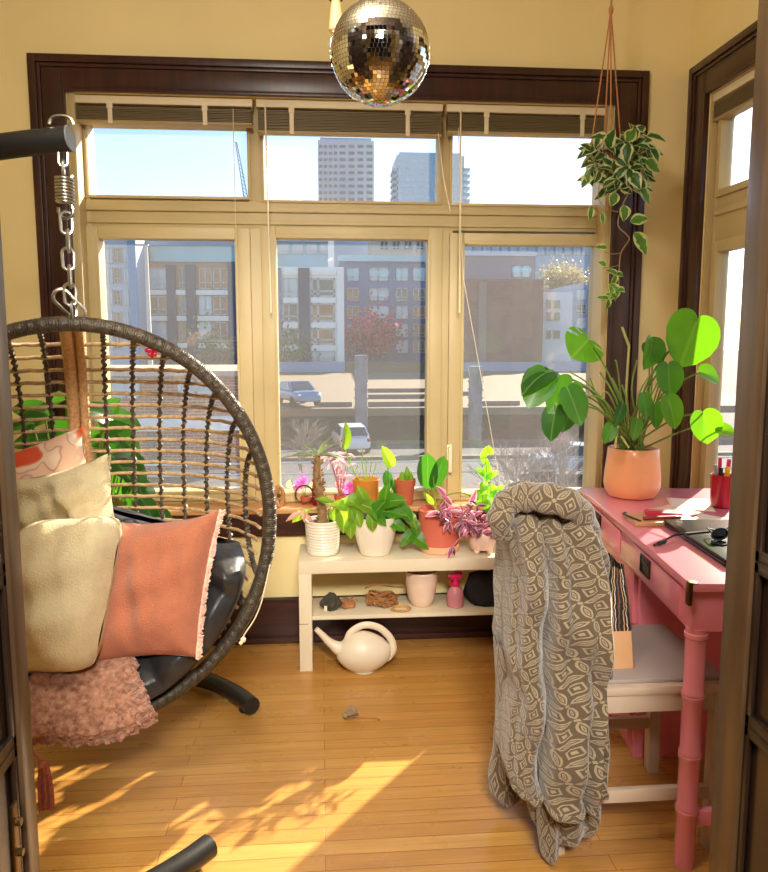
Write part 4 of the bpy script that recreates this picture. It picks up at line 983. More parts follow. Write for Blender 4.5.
# ---------------------------------------------------------------- on the desk
pcen=V(PY(632.5,470,2.68).x,2.68,DH)
t=thing('monstera_plant','leafy swiss cheese plant in smooth peach pot at far end of pink desk','plant',pcen)
pot(pcen,[(.068,0),(.082,.004),(.096,.025),(.101,.05),(.099,.09),(.092,.15),(.0895,.178)],pm('peach_pot',(244,168,118),.35,var=.03,coat=.2),'pot',t,44,.006,soilz=.93)
lf=MB(); l2=MB(); l3=MB(); sm=MB(); dm=MB(); s0=pcen+V(0,0,.165); random.seed(77)
def mleaf(mb,base,tip,Y0,Y1,W,nrm,split=False,fold=.18,droop=.12,r=.0032,via=None):
    b=PY(*base,Y0); e=PY(*tip,Y1); L=(e-b).length; mb.leaf(b,(e-b),nrm,L*1.0,W,'heart',fold,droop,nu=14,nv=12,split=split)
    st0=s0+V(random.uniform(-.035,.035),random.uniform(-.03,.03),0); v=PY(*via,(Y0+s0.y)/2) if via else (st0+b)/2+V(0,0,.03)
    sm.tube(spline([st0,v,b],8),r,6); return b
px=3.35
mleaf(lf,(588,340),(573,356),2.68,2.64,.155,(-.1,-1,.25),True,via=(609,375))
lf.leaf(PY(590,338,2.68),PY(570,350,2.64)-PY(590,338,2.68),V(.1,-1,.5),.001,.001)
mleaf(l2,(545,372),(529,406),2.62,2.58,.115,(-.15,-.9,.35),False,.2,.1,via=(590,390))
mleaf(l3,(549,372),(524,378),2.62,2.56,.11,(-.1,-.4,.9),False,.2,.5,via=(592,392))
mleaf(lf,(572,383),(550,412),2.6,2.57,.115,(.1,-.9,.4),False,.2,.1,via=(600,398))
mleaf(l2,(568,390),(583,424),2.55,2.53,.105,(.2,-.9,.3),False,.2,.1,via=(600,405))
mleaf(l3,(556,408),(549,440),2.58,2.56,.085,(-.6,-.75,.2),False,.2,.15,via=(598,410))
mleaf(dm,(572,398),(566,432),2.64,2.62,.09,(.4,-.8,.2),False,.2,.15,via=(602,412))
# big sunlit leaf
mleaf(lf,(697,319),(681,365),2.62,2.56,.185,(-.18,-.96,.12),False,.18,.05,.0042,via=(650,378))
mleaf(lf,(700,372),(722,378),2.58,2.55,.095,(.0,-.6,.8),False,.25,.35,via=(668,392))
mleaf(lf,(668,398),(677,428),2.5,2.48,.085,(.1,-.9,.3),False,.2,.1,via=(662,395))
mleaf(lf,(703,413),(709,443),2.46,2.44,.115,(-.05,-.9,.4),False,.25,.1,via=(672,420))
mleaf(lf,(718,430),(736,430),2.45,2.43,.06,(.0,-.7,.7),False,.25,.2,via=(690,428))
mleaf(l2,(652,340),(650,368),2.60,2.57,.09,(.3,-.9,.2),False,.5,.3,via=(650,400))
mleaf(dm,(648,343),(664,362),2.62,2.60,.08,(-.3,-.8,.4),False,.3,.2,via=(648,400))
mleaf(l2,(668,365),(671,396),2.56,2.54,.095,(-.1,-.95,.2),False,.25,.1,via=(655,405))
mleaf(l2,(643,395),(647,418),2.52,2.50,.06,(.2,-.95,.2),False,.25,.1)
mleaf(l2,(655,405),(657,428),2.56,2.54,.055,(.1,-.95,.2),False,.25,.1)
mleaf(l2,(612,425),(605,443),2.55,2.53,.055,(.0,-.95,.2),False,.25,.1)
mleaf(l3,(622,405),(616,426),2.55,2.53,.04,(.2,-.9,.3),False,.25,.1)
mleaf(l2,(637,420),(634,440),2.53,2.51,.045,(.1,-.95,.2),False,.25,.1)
for (a,b) in (((600,400),(590,378)),((618,372),(615,360)),((596,392),(570,372)),((660,380),(640,420)),((640,392),(664,362)),((605,402),(582,396))):
    sm.tube(spline([s0+V(random.uniform(-.03,.03),0,0),PY(*a,2.58),PY(*b,2.57)],6),.0028,6)
sm.tube(spline([s0,PY(612,400,2.57),PY(604,392,2.56),PY(602,400,2.56)],6),.003,6)
for (a,b) in (((622,400),(612,378)),((640,405),(652,378)),((648,412),(668,398)),((612,410),(592,388)),((632,395),(637,360)),((655,420),(690,415)),((618,405),(600,372)),((645,398),(660,370)),((607,415),(578,405)),((628,410),(622,385))):
    sm.tube(spline([s0+V(random.uniform(-.04,.04),random.uniform(-.03,.03),-.01),PY(*a,2.60),PY(*b,2.59)],6),random.uniform(.0024,.0036),6)
sk=MB().tube([s0+V(-.01,0,-.02),PY(626,392,2.6),PY(629,346,2.6)],.0042,7).tube([PY(629,346,2.6),PY(622,327,2.6)],[.005,.004],7)
sk.tube([PY(615,448,2.54),PY(619,415,2.55)],.0045,6).tube([PY(629,448,2.53),PY(621,436,2.54)],.0035,6)
MONG=leaf_mat('monstera_lit_leaf',(82,142,36),(140,225,28),.5,vein=(130,170,70)); MOND=leaf_mat('monstera_shaded_leaf',(72,126,42),(120,200,32),.45,vein=(110,150,80))  # lit and shaded copies of one leaf, light painted into the colour
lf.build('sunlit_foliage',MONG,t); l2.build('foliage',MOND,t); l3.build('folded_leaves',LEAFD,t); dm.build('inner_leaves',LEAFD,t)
sm.build('stems',pm('monstera_stem',(112,140,58),.5,var=.15),t); sk.build('stakes',pm('pale_stake',(178,172,96),.6),t)
# pen cup and pens
c=PZ(722,510,DH); c=V(c.x+.02,c.y+.045,DH)
t=thing('pen_cup','crimson round pen cup on the pink desk','cup',c)
pot(c,[(.03,0),(.034,.003),(.0385,.108),(.039,.112)],pm('crimson_plastic',(168,8,44),.25,transl=.25,tc=(200,10,60),coat=.3),'cup_body',t,28,.003,soil=False)
def pen(label,name,dx,dy,L,r,cm,tipm,lean,cat='pen'):
    b=c+V(dx,dy,.006); d=V(lean[0],lean[1],1).normalized(); t=thing(name,label,cat,b,'pens in the red cup')
    MB().tube([b,b+d*L*.72],r,8).build('barrel',cm,t); MB().tube([b+d*L*.72,b+d*L*.97,b+d*L],[r*1.1,r*1.05,r*.5],8).build('cap',tipm,t)
BLK=pm('black_plastic',(30,30,32),.35); GREYP=pm('grey_plastic',(150,150,140),.4); YEL=pm('yellow_plastic',(238,196,40),.35); MAGP=pm('magenta_plastic',(220,36,100),.35)
pen('grey-capped pen at the left of the red cup','marker_pen',-.022,-.004,.142,.006,BLK,GREYP,(-.05,0))
pen('black marker between the grey and yellow ones in red cup','marker_pen',-.010,-.012,.134,.007,BLK,BLK,(-.03,0))
pen('yellow-capped highlighter in the red cup','highlighter',.006,-.014,.136,.008,BLK,YEL,(.02,0))
pen('taller magenta pen standing in the red cup','marker_pen',-.002,.010,.165,.006,MAGP,MAGP,(-.03,0))
pen('magenta pen right of the taller one in red cup','marker_pen',.014,.006,.16,.007,MAGP,MAGP,(.06,0))
# papers, notebook, pouch
PAPER=pm('paper',(244,226,214),.85,var=.02); PAPER2=pm('pinkish_paper',(240,206,190),.85,var=.04)
def sheet(name,label,px,py,w,l,rot,z,mat,cat='paper'):
    c=PZ(px,py,DH); c.z=DH+z; m=MB()
    R=Matrix.Rotation(rot,3,'Z')
    m.grid(lambda u,v:c+R@V((u-.5)*w,(v-.5)*l,.002*math.sin(u*5+v*3)*u*v+.001),10,10)
    return tag(m.build(name,mat,None,c,solid=.0008),label,cat)
sheet('paper_sheet','white paper sheet lying flat beside the pen cup on desk',690,505,.14,.20,-.35,.001,PAPER)
sheet('paper_sheet','pinkish paper sheet overlapping the white sheet on desk',676,512,.10,.14,.5,.003,PAPER2)
sheet('paper_sheet','folded white paper slip in front of pen cup near the laptop',708,520,.09,.08,.8,.0045,PAPER)
c=PZ(660,522,DH); nbR=Matrix.Rotation(-.06,3,'Z'); nb=V(c.x,c.y,DH)
t=thing('wooden_tray','thin tan wooden board with dark clip under the red pouch','board',nb)
MB().box(nb+V(0,0,.008),(.20,.13,.014),nbR,.003).build('board',pm('light_wood',(222,170,124),.5,c2=(198,144,100),stretch=(1,8,8)),t)
MB().tube(spline([nb+V(-.085,.065,.017),nb+V(-.105,.04,.02),nb+V(-.1,-.01,.02),nb+V(-.085,-.05,.017)],5),.003,6).build('wire_clip',pm('dark_wire',(70,46,40),.4),t)
c2=nb+V(.02,.01,.0155)
t=thing('pencil_pouch','flat crimson pouch lying on the tan board','pouch',c2)
MB().box(c2+V(0,.015,.007),(.11,.05,.014),Matrix.Rotation(-.25,3,'Z'),.006).build('pouch',pm('crimson_cloth',(212,44,76),.6,bump=.2),t)
MB().box(c2+V(0,.015,.0145),(.09,.004,.003),Matrix.Rotation(-.25,3,'Z'),.001).build('zip',pm('pale_zip',(236,150,160),.5),t)
c3=nb+V(-.01,-.03,.0155)
t=thing('ballpoint_pen','dark red pen lying in front of the crimson pouch','pen',c3)
MB().tube([c3+V(-.06,-.008,.006),c3+V(.045,.004,.006)],[.006,.0062],8).build('barrel',pm('dark_red_plastic',(150,16,36),.3,coat=.3),t); MB().tube([c3+V(.045,.004,.006),c3+V(.07,.007,.006)],[.006,.003],8).build('tip',pm('grey_tip',(90,80,80),.3,metal=.8),t)
# laptop with cable and glasses
la=PZ(664,527,DH); lb=PZ(723,567,DH)
ly=(la-lb); LL=.30; ly.normalize(); lx=V(ly.y,-ly.x,0); LR=Matrix((lx,ly,V(0,0,1))).transposed()
lw,ll=.25,(la-lb).length+.02; lc=(la+lb)/2+lx*lw/2
t=thing('laptop','closed black laptop lying askew on near end of the pink desk','laptop',V(lc.x,lc.y,DH))
LAP=pm('laptop_black',(22,24,23),.25,var=.1,spec=.3)
MB().box(V(lc.x,lc.y,DH+.0085),(lw,ll,.011),LR,.005).build('base',LAP,t); MB().box(V(lc.x,lc.y,DH+.0185),(lw,ll,.007),LR,.0035).build('lid',LAP,t)
for (sx,sy) in ((-.42,-.44),(.42,-.44),(-.42,.44),(.42,.44)): MB().lathe([(.008,0),(.008,.004)],V(lc.x,lc.y,DH)+lx*lw*sx+ly*ll*sy,10).build('rubber_foot',BLK,t)
z=DH+.0245
c=PZ(655,547,DH); q0=V(c.x,c.y,DH+.006)
t=thing('usb_cable','black cable with metal plug trailing off the closed laptop','cable',V(q0.x,q0.y,DH))
e0=PZ(664,541,DH+.012); e1=PZ(676,535,z); e2=PZ(702,532,z+.0); e3=PZ(722,531,z); e4=PZ(735,540,z); e5=PZ(722,545,z); e6=PZ(712,541,z); e7=PZ(724,536,z)
MB().tube(spline([q0+V(.015,.01,.002),e0,e1,e2,e3,e4,e5,e6,e7],7),.0028,6).build('cord',BLK,t)
dd=(V(e0.x,e0.y,q0.z+.004)-q0).normalized(); MB().tube([q0+dd*.012,q0+dd*.042],.0058,8).build('plug_housing',BLK,t); MB().tube([q0-dd*.004,q0+dd*.013],.0042,6).build('metal_plug',BRASS,t)
g0=PZ(716,539,z); t=thing('sunglasses','black folded sunglasses resting on the laptop lid','sunglasses',V(g0.x,g0.y,z))
for s in (-1,1):
    cc=g0+lx*.0+V(.04*s+.045,.01*s,.016); pts=[cc+V(.026*math.cos(a),.006*math.cos(a),.016*math.sin(a)) for a in [2*PI*i/20 for i in range(20)]]
    MB().tube(pts,.0025,6,True).build('rim',BLK,t); m=MB(); m.v=[]; m.add([p+V(0,.001,0) for p in pts],[list(range(20))]); m.build('lens',pm('dark_lens',(20,22,22),.08,coat=.5),t)
    MB().tube([cc+V(.026*s,.006*s,.006),cc+V(.01*s,.05,.004),cc+V(-.02*s,.055,-.004)],.0022,6).build('temple',BLK,t)
MB().tube([g0+V(.03,-.004,.02),g0+V(.06,.004,.02)],.0022,6).build('bridge',BLK,t)

# ---------------------------------------------------------------- hanging planter
hc=V(PY(616,165,2.95).x,2.95,PY(616,165,2.95).z)
t=thing('hanging_planter','variegated trailing plant in a pot hung from tan cords by window corner','plant',hc)
pot(hc+V(0,0,-.06),[(.035,0),(.045,.004),(.062,.10),(.064,.105)],pm('hanging_pot',(150,96,60),.7,var=.1),'pot',t,28,.005,soilz=.9)
ROPE=pm('tan_cord',(196,136,86),.8,var=.15,scale=80); kn=PY(611,10,2.95); kn=V(kn.x,2.95,kn.z)
for (px,dy) in ((591,-.03),(604,.04),(611,-.05),(622,.03)):
    e=PY(px,140,2.95+dy); e.z=hc.z+.05
    MB().tube([kn,kn+(e-kn)*.5,e,hc+V((e.x-hc.x)*.6,dy*.8,-.062),hc+V(0,0,-.066)],.0028,6).build('cord',ROPE,t)
MB().tube([kn+V(0,0,-.01),V(kn.x,2.95,CZ)],.004,7).build('cord',ROPE,t); MB().lathe([(.006,-.014),(.009,-.005),(.009,.005),(.005,.014)],kn,12).build('knot',ROPE,t)
lf=MB(); sm=MB(); random.seed(23); s0=hc+V(0,0,.04)
for i in range(150):
    a=random.uniform(0,6.28); k=random.random()
    if i<115: px=random.uniform(588,640); py=random.triangular(128,196,158)
    else: px=random.uniform(620,652); py=random.uniform(132,185)
    if px<596 and py>180: continue
    q=PY(px,py,2.95+random.uniform(-.09,.06)); d=V(random.uniform(-.8,.8)+(px-612)*.012,random.uniform(-.8,.1),random.uniform(-1.1,.5)); L=random.uniform(.048,.078)
    lf.leaf(q,d,V(random.uniform(-.6,.6),-.7,random.uniform(0,.8)),L,L*.66,'lance',.3,.35,nu=6,nv=6)
    if i%3==0: sm.tube(spline([s0,(s0+q)/2+V(0,-.02,.03),q],4),.0016,4)
vine=[PY(622,160,2.90),PY(630,185,2.88),PY(622,207,2.88),PY(618,225,2.89),PY(627,235,2.88),PY(629,240,2.88),PY(621,253,2.88),PY(619,272,2.88),PY(618,292,2.88),PY(611,301,2.88)]
sm.tube(spline(vine,6),.0024,6); sm.tube(spline([PY(621,253,2.88),PY(612,254,2.87),PY(604,252,2.87)],4),.0016,5); sm.tube(spline([PY(619,265,2.88),PY(612,267,2.87),PY(603,268,2.87)],4),.0016,5); sm.tube(spline([PY(618,212,2.88),PY(606,208,2.88),PY(598,196,2.9),PY(603,170,2.93)],4),.0016,5)
l2=MB()
for (px,py,ang,L,W) in ((624,205,-1.5,.06,.05),(630,222,.3,.075,.048),(634,232,-.95,.10,.062),(615,192,-1.8,.055,.045),(640,188,-.9,.07,.05),(634,172,-1.3,.075,.045),(645,160,-.6,.075,.05),(607,248,3.0,.05,.028),(606,266,2.6,.035,.03),(591,206,-1.6,.055,.03),(601,212,-1.3,.05,.025),(587,170,-1.5,.05,.025),(626,142,1.0,.06,.05)):
    d=V(math.cos(ang),-.2,math.sin(ang)); l2.leaf(PY(px,py,2.865),d,V(random.uniform(-.3,.3),-.9,.3),L,W,'lance',.25,.25,nu=8,nv=8)
for (px,py) in ((616,275),(618,290),(608,299),(611,294)):
    for k in range(3): l2.leaf(PY(px,py,2.87),V(math.cos(k*2.1+px),-.2,math.sin(k*2.1+px)),V(0,-.9,.3),.035,.024,'oval',.8,.9,nu=6,nv=6)
lf.build('foliage',LEAFV,t); l2.build('trailing_leaves',leaf_mat('trailing_leaf',(96,140,52),(140,200,60),.4,edge=(206,216,130)),t); sm.build('vines',pm('vine_stem',(150,124,84),.6),t)

# ---------------------------------------------------------------- desk chair, bag and robe
CW=pm('white_chair_paint',(208,186,164),.45,var=.03)
t=thing('desk_chair','white painted wooden chair tucked under the pink desk, draped with a robe','chair',(.80,1.965,0))
m=MB().bb(.60,1.035,1.765,2.165,.432,.455,.006); m.build('seat',CW,t)
MB().bb(.625,1.015,1.772,1.79,.385,.432,.002).bb(.625,1.015,2.14,2.158,.385,.432,.002).bb(1.0,1.018,1.78,2.15,.385,.432,.002).bb(.612,.63,1.78,2.15,.385,.432,.002).build('apron',CW,t)
MB().bb(.66,1.02,1.785,2.145,.4551,.468,.008).build('seat_pad',pm('pale_grey_pad',(172,160,156),.7,var=.03),t)
for (x,y) in ((1.0,1.785),(1.0,2.145)): MB().bb(x-.017,x+.017,y-.017,y+.017,0,.432,.003).build('leg',CW,t)
for y in (1.80,2.145): MB().tube([(.60,y,.0),(.615,y,.42),(.60,lerp(y,1.97,.15),.6),(.56,lerp(y,1.97,.5),.87)],[.019,.021,.02,.015],8).build('rear_post',CW,t)
for y in (1.785,2.145): MB().bb(.615,1.0,y-.009,y+.009,.14,.175,.003).build('stretcher',CW,t)
MB().bb(.55,.575,1.86,2.08,.79,.86,.006).build('back_rail',CW,t); MB().bb(.578,.60,1.83,2.11,.60,.66,.006).build('back_rail',CW,t)
# bag on the seat
c=V(PY(606,640,1.95).x,1.95,.4685); t=thing('handbag','dark striped bag with tan base standing on chair seat beside robe','bag',c)
def bagb(u,v):
    a=2*PI*u; x=max(-1,min(1,1.2*math.cos(a))); y=max(-1,min(1,1.2*math.sin(a))); k=1-.35*v**2
    return c+V(x*.038*k-.012*v,y*.10*(1-.1*v),.095+v*.17+.004*math.sin(a*6))
MB().grid(bagb,40,14,closeu=True).build('body',stripes_mat('striped_cloth',[(0,(40,32,34)),(.3,(200,160,110)),(.38,(48,34,36)),(.55,(226,214,196)),(.62,(36,28,32)),(.85,(120,82,56))],0,9),t)
def bagt(u,v):
    a=2*PI*u; x=max(-1,min(1,1.2*math.cos(a))); y=max(-1,min(1,1.2*math.sin(a))); return c+V(x*(.052-.012*v),y*(.105-.004*v),v*.10)
m=MB().grid(bagt,32,6,closeu=True); m.build('base',pm('tan_leather',(226,174,126),.55,var=.05),t)
# robe
ROBE=robe_mat()
tab=[]
for (y,xl,xr,Yd) in ((492,512,560,1.98),(500,504,580,1.97),(512,500,589,1.96),(530,499,598,1.95),(560,500,607,1.94),(590,500,606,1.93),(620,498,607,1.92),(650,496,608,1.90),(680,502,607,1.88),(710,499,604,1.86),(740,496,603,1.84),(762,494,602,1.83),(778,500,601,1.82)):
    a=PY(xl,y,Yd); b=PY(xr,y,Yd); tab.append((-a.z,(a.x+b.x)/2,(b-a).length/2,Yd))
ztop,zbot=-tab[0][0],-tab[-1][0]
t=thing('patterned_robe','grey and cream patterned hooded fleece robe draped over the desk chair back','robe',(.56,1.9,0))
def robe(u,v):
    z=lerp(ztop,zbot,v); cx,hw,Yd=interp(tab,-z); th=2*PI*u
    ry=.19 if v>.1 else lerp(.13,.19,v/.1)
    hwx=max(.03,hw-.026*min(1,v*4))
    f=.5+.5*min(1,v*2.5)
    fold=1+f*(.16*math.sin(5*th+1.2+v*1.5)+.13*math.sin(10*th-1*v+.4)+.08*math.sin(17*th+v*1.5))*(1 if v>.04 else v/.04)
    sq=.74+.26*(1-min(1,v*3)); s=math.copysign(abs(math.sin(th))**sq,math.sin(th)); c_=math.copysign(abs(math.cos(th))**sq,math.cos(th))
    wob=(.012*math.sin(z*22+th*2)+.008*math.sin(z*41+th*5))*f
    x=cx+hwx*c_*(1+(fold-1)*.5*abs(s)); y=Yd+.02+ry*s*fold*(1+.06*math.sin(v*5))+wob
    zz=z+(.012*math.sin(2*th+.5)+.004*math.sin(8*th))*max(0,v-.8)/.2
    return V(x,y,zz)
UVS=(15.0,15.0)
m=MB(); m.grid(robe,120,90,lambda u,v:((u*UVS[0]+.5*v*UVS[1])*.76,v*UVS[1]*.72),closeu=True)
n0=len(m.v); m.lathe([(.001,0)],(0,0,-5),3,False,False); m.v=m.v[:n0]
m.build('body',ROBE,t,solid=.008,ang=1.5)
# shoulder closure / hood roll along the chair back
hp=[PY(503,538,1.86),PY(500,520,1.84),PY(508,503,1.86),PY(530,497,1.85),PY(556,500,1.80),PY(576,508,1.80),PY(588,525,1.83),PY(594,548,1.86)]
hs=spline(hp,8); nn=len(hs); rr=[.018+.022*math.sin(PI*min(1,max(0,i/(nn-1))))**.6+.003*math.sin(i*.9) for i in range(nn)]
MB().tube(hs,rr,18,flat=.8,uvs=(2.6,8)).build('hood_roll',ROBE,t,ang=1.5)
def hood(u,v):
    a=PI*(u); w=lerp(.045,.085,v); cx=PY(545,500,1.95).x
    return V(cx-.01+w*1.2*math.cos(a)*-1,1.98+.07*math.sin(a)*(.4+v)-.06,.935-.11*v*v+.02*math.sin(a)*(1-v)+.006*math.sin(u*17))
def hoodcap(u,v):
    th=2*PI*u; r=v; cx=PY(540,495,1.95).x
    return V(cx+.105*r*math.cos(th)*(1+.05*math.sin(4*th)),1.965+.15*r*math.sin(th),.925-.10*r**2.2+.008*math.sin(5*th)*r)
MB().grid(hoodcap,48,14,lambda u,v:(u*4,v*2),closeu=True).build('hood',ROBE,t,ang=1.5)
# right front edge turned out, pale lining
e=spline([PY(592,540,1.84),PY(603,560,1.84),PY(606,575,1.85),PY(601,592,1.86),PY(604,625,1.86),PY(607,655,1.85),PY(603,700,1.83),PY(601,760,1.81)],6)
MB().tube(e,[.012+.006*math.sin(i*.35) for i in range(len(e))],10,flat=1.0,uvs=(1,9)).build('front_edge',ROBE,t,ang=1.5)
def panel(name,cols,amp,seed,ry):
    T=[]
    for (y,xl,xr,Yd) in cols:
        a=PY(xl,y,Yd); b=PY(xr,y,Yd); T.append((-a.z,(a.x+b.x)/2,(b-a).length/2,Yd))
    zt,zb=-T[0][0],-T[-1][0]
    def fn(u,v):
        z=lerp(zt,zb,v); cx,hw,Yd=interp(T,-z); th=2*PI*u
        f=1+amp*math.sin(4*th+seed+v*2)+amp*.6*math.sin(7*th+seed*2-v*3)
        k=1 if v<.9 else max(0,1-((v-.9)/.1)**2)**.5*.98+.02
        return V(cx+hw*math.cos(th)*k,Yd+ry*math.sin(th)*f*k,z)
    MB().grid(fn,64,36,lambda u,v:(u*5,v*3),closeu=True).build(name,ROBE,t,ang=1.5)
panel('inner_panel',[(740,526,599,1.84),(770,527,599,1.83),(785,527,599,1.825),(800,527,599,1.82),(815,530,598,1.82),(827,536,590,1.82),(832,545,580,1.82)],.16,1.0,.085)
panel('sleeve',[(640,494,515,1.97),(700,497,520,1.97),(750,493,527,1.97),(775,488,530,1.965),(790,489,526,1.96),(800,495,518,1.96),(805,502,512,1.96)],.1,2.2,.05)
panel('belt_end',[(770,535,568,1.77),(800,536,562,1.765),(825,537,560,1.76),(845,539,558,1.76),(855,541,557,1.76),(861,545,554,1.76)],.1,.3,.035)
hemm=[]
for i in range(121):
    q=robe(i/120,.995); hemm.append(q)
MB().tube(hemm[:-1],.009,8,True,uvs=(1,20)).build('hem',ROBE,t,ang=1.5)
# ---------------------------------------------------------------- outside the window
GZ=-4.95
ASPH=pm('asphalt',(66,70,80),.9,var=.15,scale=.6); CONC=pm('pale_concrete',(118,106,86),.85,var=.06,scale=.4); CONCD=pm('grey_concrete',(62,62,68),.9,var=.1,scale=.5)
struct(MB().bb(-160,200,3.9,700,GZ-.4,GZ).build('ground',ASPH,smooth=False))
WG=[pm('window_teal',(146,206,218),.12,var=.2,scale=.3,coat=.5),pm('window_dark',(70,78,88),.12,var=.3,scale=.4,coat=.5),pm('window_orange',(176,130,96),.3,var=.3,scale=.5),pm('window_pale',(190,206,216),.2,var=.2,scale=.4,coat=.3)]
MUN=pm('window_mullion',(196,200,206),.6)
def rectat(px0,py0,px1,py1,Y):
    ym=(py0+py1)/2; return PY(px0,ym,Y).x,PY(px1,ym,Y).x,PY((px0+px1)/2,py1,Y).z,PY((px0+px1)/2,py0,Y).z
def building(name,label,cat,px0,px1,pyt,Y,depth,mat,wins=(),bands=(),zb=None,group=None,par=True):
    x0,x1,_,z1=rectat(px0,pyt,px1,pyt+60,Y); zb=GZ if zb is None else zb
    t=thing(name,label,cat,((x0+x1)/2,Y+depth/2,zb),group)
    MB().bb(x0,x1,Y,Y+depth,zb,z1).build('walls',mat,t,smooth=False)
    s=Y*.0005
    for (a,b,c,d,k,dv) in wins:
        wx0,wx1,wz0,wz1=rectat(a,b,c,d,Y)
        f=MB(); fw=(wx1-wx0)*.07
        f.bb(wx0,wx1,Y-s*3,Y+.05,wz0,wz0+fw).bb(wx0,wx1,Y-s*3,Y+.05,wz1-fw,wz1).bb(wx0,wx0+fw,Y-s*3,Y+.05,wz0,wz1).bb(wx1-fw,wx1,Y-s*3,Y+.05,wz0,wz1)
        if dv: xm=lerp(wx0,wx1,dv); f.bb(xm-fw*.6,xm+fw*.6,Y-s*3,Y+.05,wz0,wz1); f.bb(wx0,wx1,Y-s*3,Y+.05,lerp(wz0,wz1,.3)-fw*.5,lerp(wz0,wz1,.3)+fw*.5)
        w=f.build('window',MUN,t,smooth=False); MB().bb(wx0,wx1,Y-s,Y+.04,wz0,wz1).build('pane',WG[k],w,smooth=False)
    for (nm,a,b,c,d,m,prot) in bands:
        wx0,wx1,wz0,wz1=rectat(a,b,c,d,Y); MB().bb(wx0,wx1,Y-prot,Y+.05,wz0,wz1).build(nm,m,t,smooth=False)
    return t
random.seed(41)
LGREY=pm('pale_cladding',(190,200,214),.8,var=.04,scale=.3); BLUEG=pm('blue_grey_cladding',(118,134,172),.8,var=.05,scale=.3); DKG=pm('dark_grey_panel',(78,88,112),.8,var=.05,scale=.3)
WHT=pm('white_cladding',(248,248,246),.8,var=.03,scale=.3); BLU=pm('blue_panel',(120,160,200),.7); TEAL=pm('teal_glass',(130,178,196),.15,var=.15,scale=.2,coat=.4)
ORB=pm('orange_brick_cladding',(176,140,116),.85,var=.08,scale=.4)
# left apartment block, wide
wins=[]
for r,(y0,y1) in enumerate(((268,289),(296,315),(322,342))):
    for (a,c,k) in ((150,167,3),(179,186,1),(199,212,3),(213,228,2)): wins.append((a,y0,c,y1,2 if (r+int(a))%3==1 else k,.5))
bands=[('pier',145,262,149,372,DKG,.4),('pier',168,265,177,372,DKG,.4),('pier',187,265,197,372,DKG,.4),('pier',229,262,238,372,DKG,.4)]
for y in (290,316,343): bands.append(('spandrel',149,y,229,y+5,WHT,.25))
bands.append(('glass_storey',150,246,236,262,TEAL,.2)); bands.append(('roof_line',146,240,240,246,LGREY,.6))
building('apartment_block','orange and grey apartment block with dark vertical piers seen behind egg chair','building',145,240,243,92,14,ORB,wins,bands)
wins=[]
for y0 in (248,268,290,312,334):
    for (a,c,k) in ((106,113,3),(114,121,2),(123,129,3)): wins.append((a,y0,c,y0+15,k,.5))
building('apartment_block','pale apartment block at left edge of the window with a blue strip','building',84,135,222,86,10,LGREY,wins,[('blue_strip',130,225,138,372,BLU,.3)])
# white and dark block in the centre pane
wins=[]
for r,(y0,y1) in enumerate(((278,297),(303,322),(328,345),(350,361))):
    wins.append((283,y0,298,y1,1 if r else 3,.4)); wins.append((311,y0,335,y1,(1,2,2,3)[r],.3))
bands=[('pier',299,268,310,364,DKG,.3),('edge_panel',337,268,344,364,WHT,.6),('pier',276,268,282,364,BLUEG,.3)]
for y in (270,298,323,346): bands+= [('spandrel',283,y,298,y+5,WHT,.25),('spandrel',311,y,336,y+5,WHT,.25)]
building('apartment_block','white-panelled block with dark vertical strip in the middle window pane','building',276,344,267,88,10,WHT,wins,bands)
building('glass_storey_building','low teal glass building showing above the white-panelled block','building',270,333,240,120,14,TEAL,[(278+i*14,244,289+i*14,254,3,.5) for i in range(4)],[('roof_line',270,238,333,242,LGREY,.6),('white_fin',328,240,334,270,WHT,.8)])
# blue grey office block
wins=[]
for r,y0 in enumerate((268,288,306,324,340)):
    for j,x in enumerate((347,369,396,413)):
        wins.append((x,y0,x+(20 if j in (1,) else 12),y0+13,0 if r==0 else random.choice((0,1,3,2)),.45))
building('office_block','blue-grey office block with a grid of square windows in middle pane','building',340,446,261,99,12,BLUEG,wins,[('roof_line',338,256,447,262,pm('ice_blue_trim',(170,206,220),.6),.8)])
building('office_block','pale stone office block peeking above the blue-grey one','building',372,428,236,150,14,pm('pale_stone',(196,186,176),.8),[(380+i*12,241,388+i*12,250,1,.5) for i in range(4)])
# brown brick box and neighbours in the right pane
BRK=brick_mat('brown_brick',(146,104,92),(126,90,82),(150,122,112),.5,.2)
building('brick_warehouse','windowless brown brick box building in the right window pane','building',456,543,279,86,12,BRK,[],[('corner_strip',478,282,486,366,pm('brown_strip',(140,124,122),.8),.2)])
building('office_block','long grey building with one teal window above the brick box','building',450,535,254,112,12,pm('grey_stucco',(136,132,142),.8,var=.05,scale=.2),[(512,266,531,277,0,.5)],[('roof_line',450,252,536,256,LGREY,.5)])
wins=[(465+i*9,246,472+i*9,255,3,.5) for i in range(14)]
building('glass_office','bluish glass office along the top of right window pane','building',455,600,243,190,16,pm('blue_glass',(158,178,204),.2,var=.12,scale=.1,coat=.3),wins)
wins=[]
for y0 in (300,312,330): wins+=[(546,y0,551,y0+9,1,0),(553,y0,560,y0+9,1,0)]
building('apartment_block','small white block with pairs of dark windows right of the brick box','building',543,572,292,90,8,pm('blue_white',(206,212,224),.8),wins)
building('apartment_block','blue-grey block at right edge of the right window pane','building',571,640,285,94,10,pm('slate_blue',(150,164,192),.8),[(576,290+i*14,586,300+i*14,(3,1)[i%2],.5) for i in range(4)])
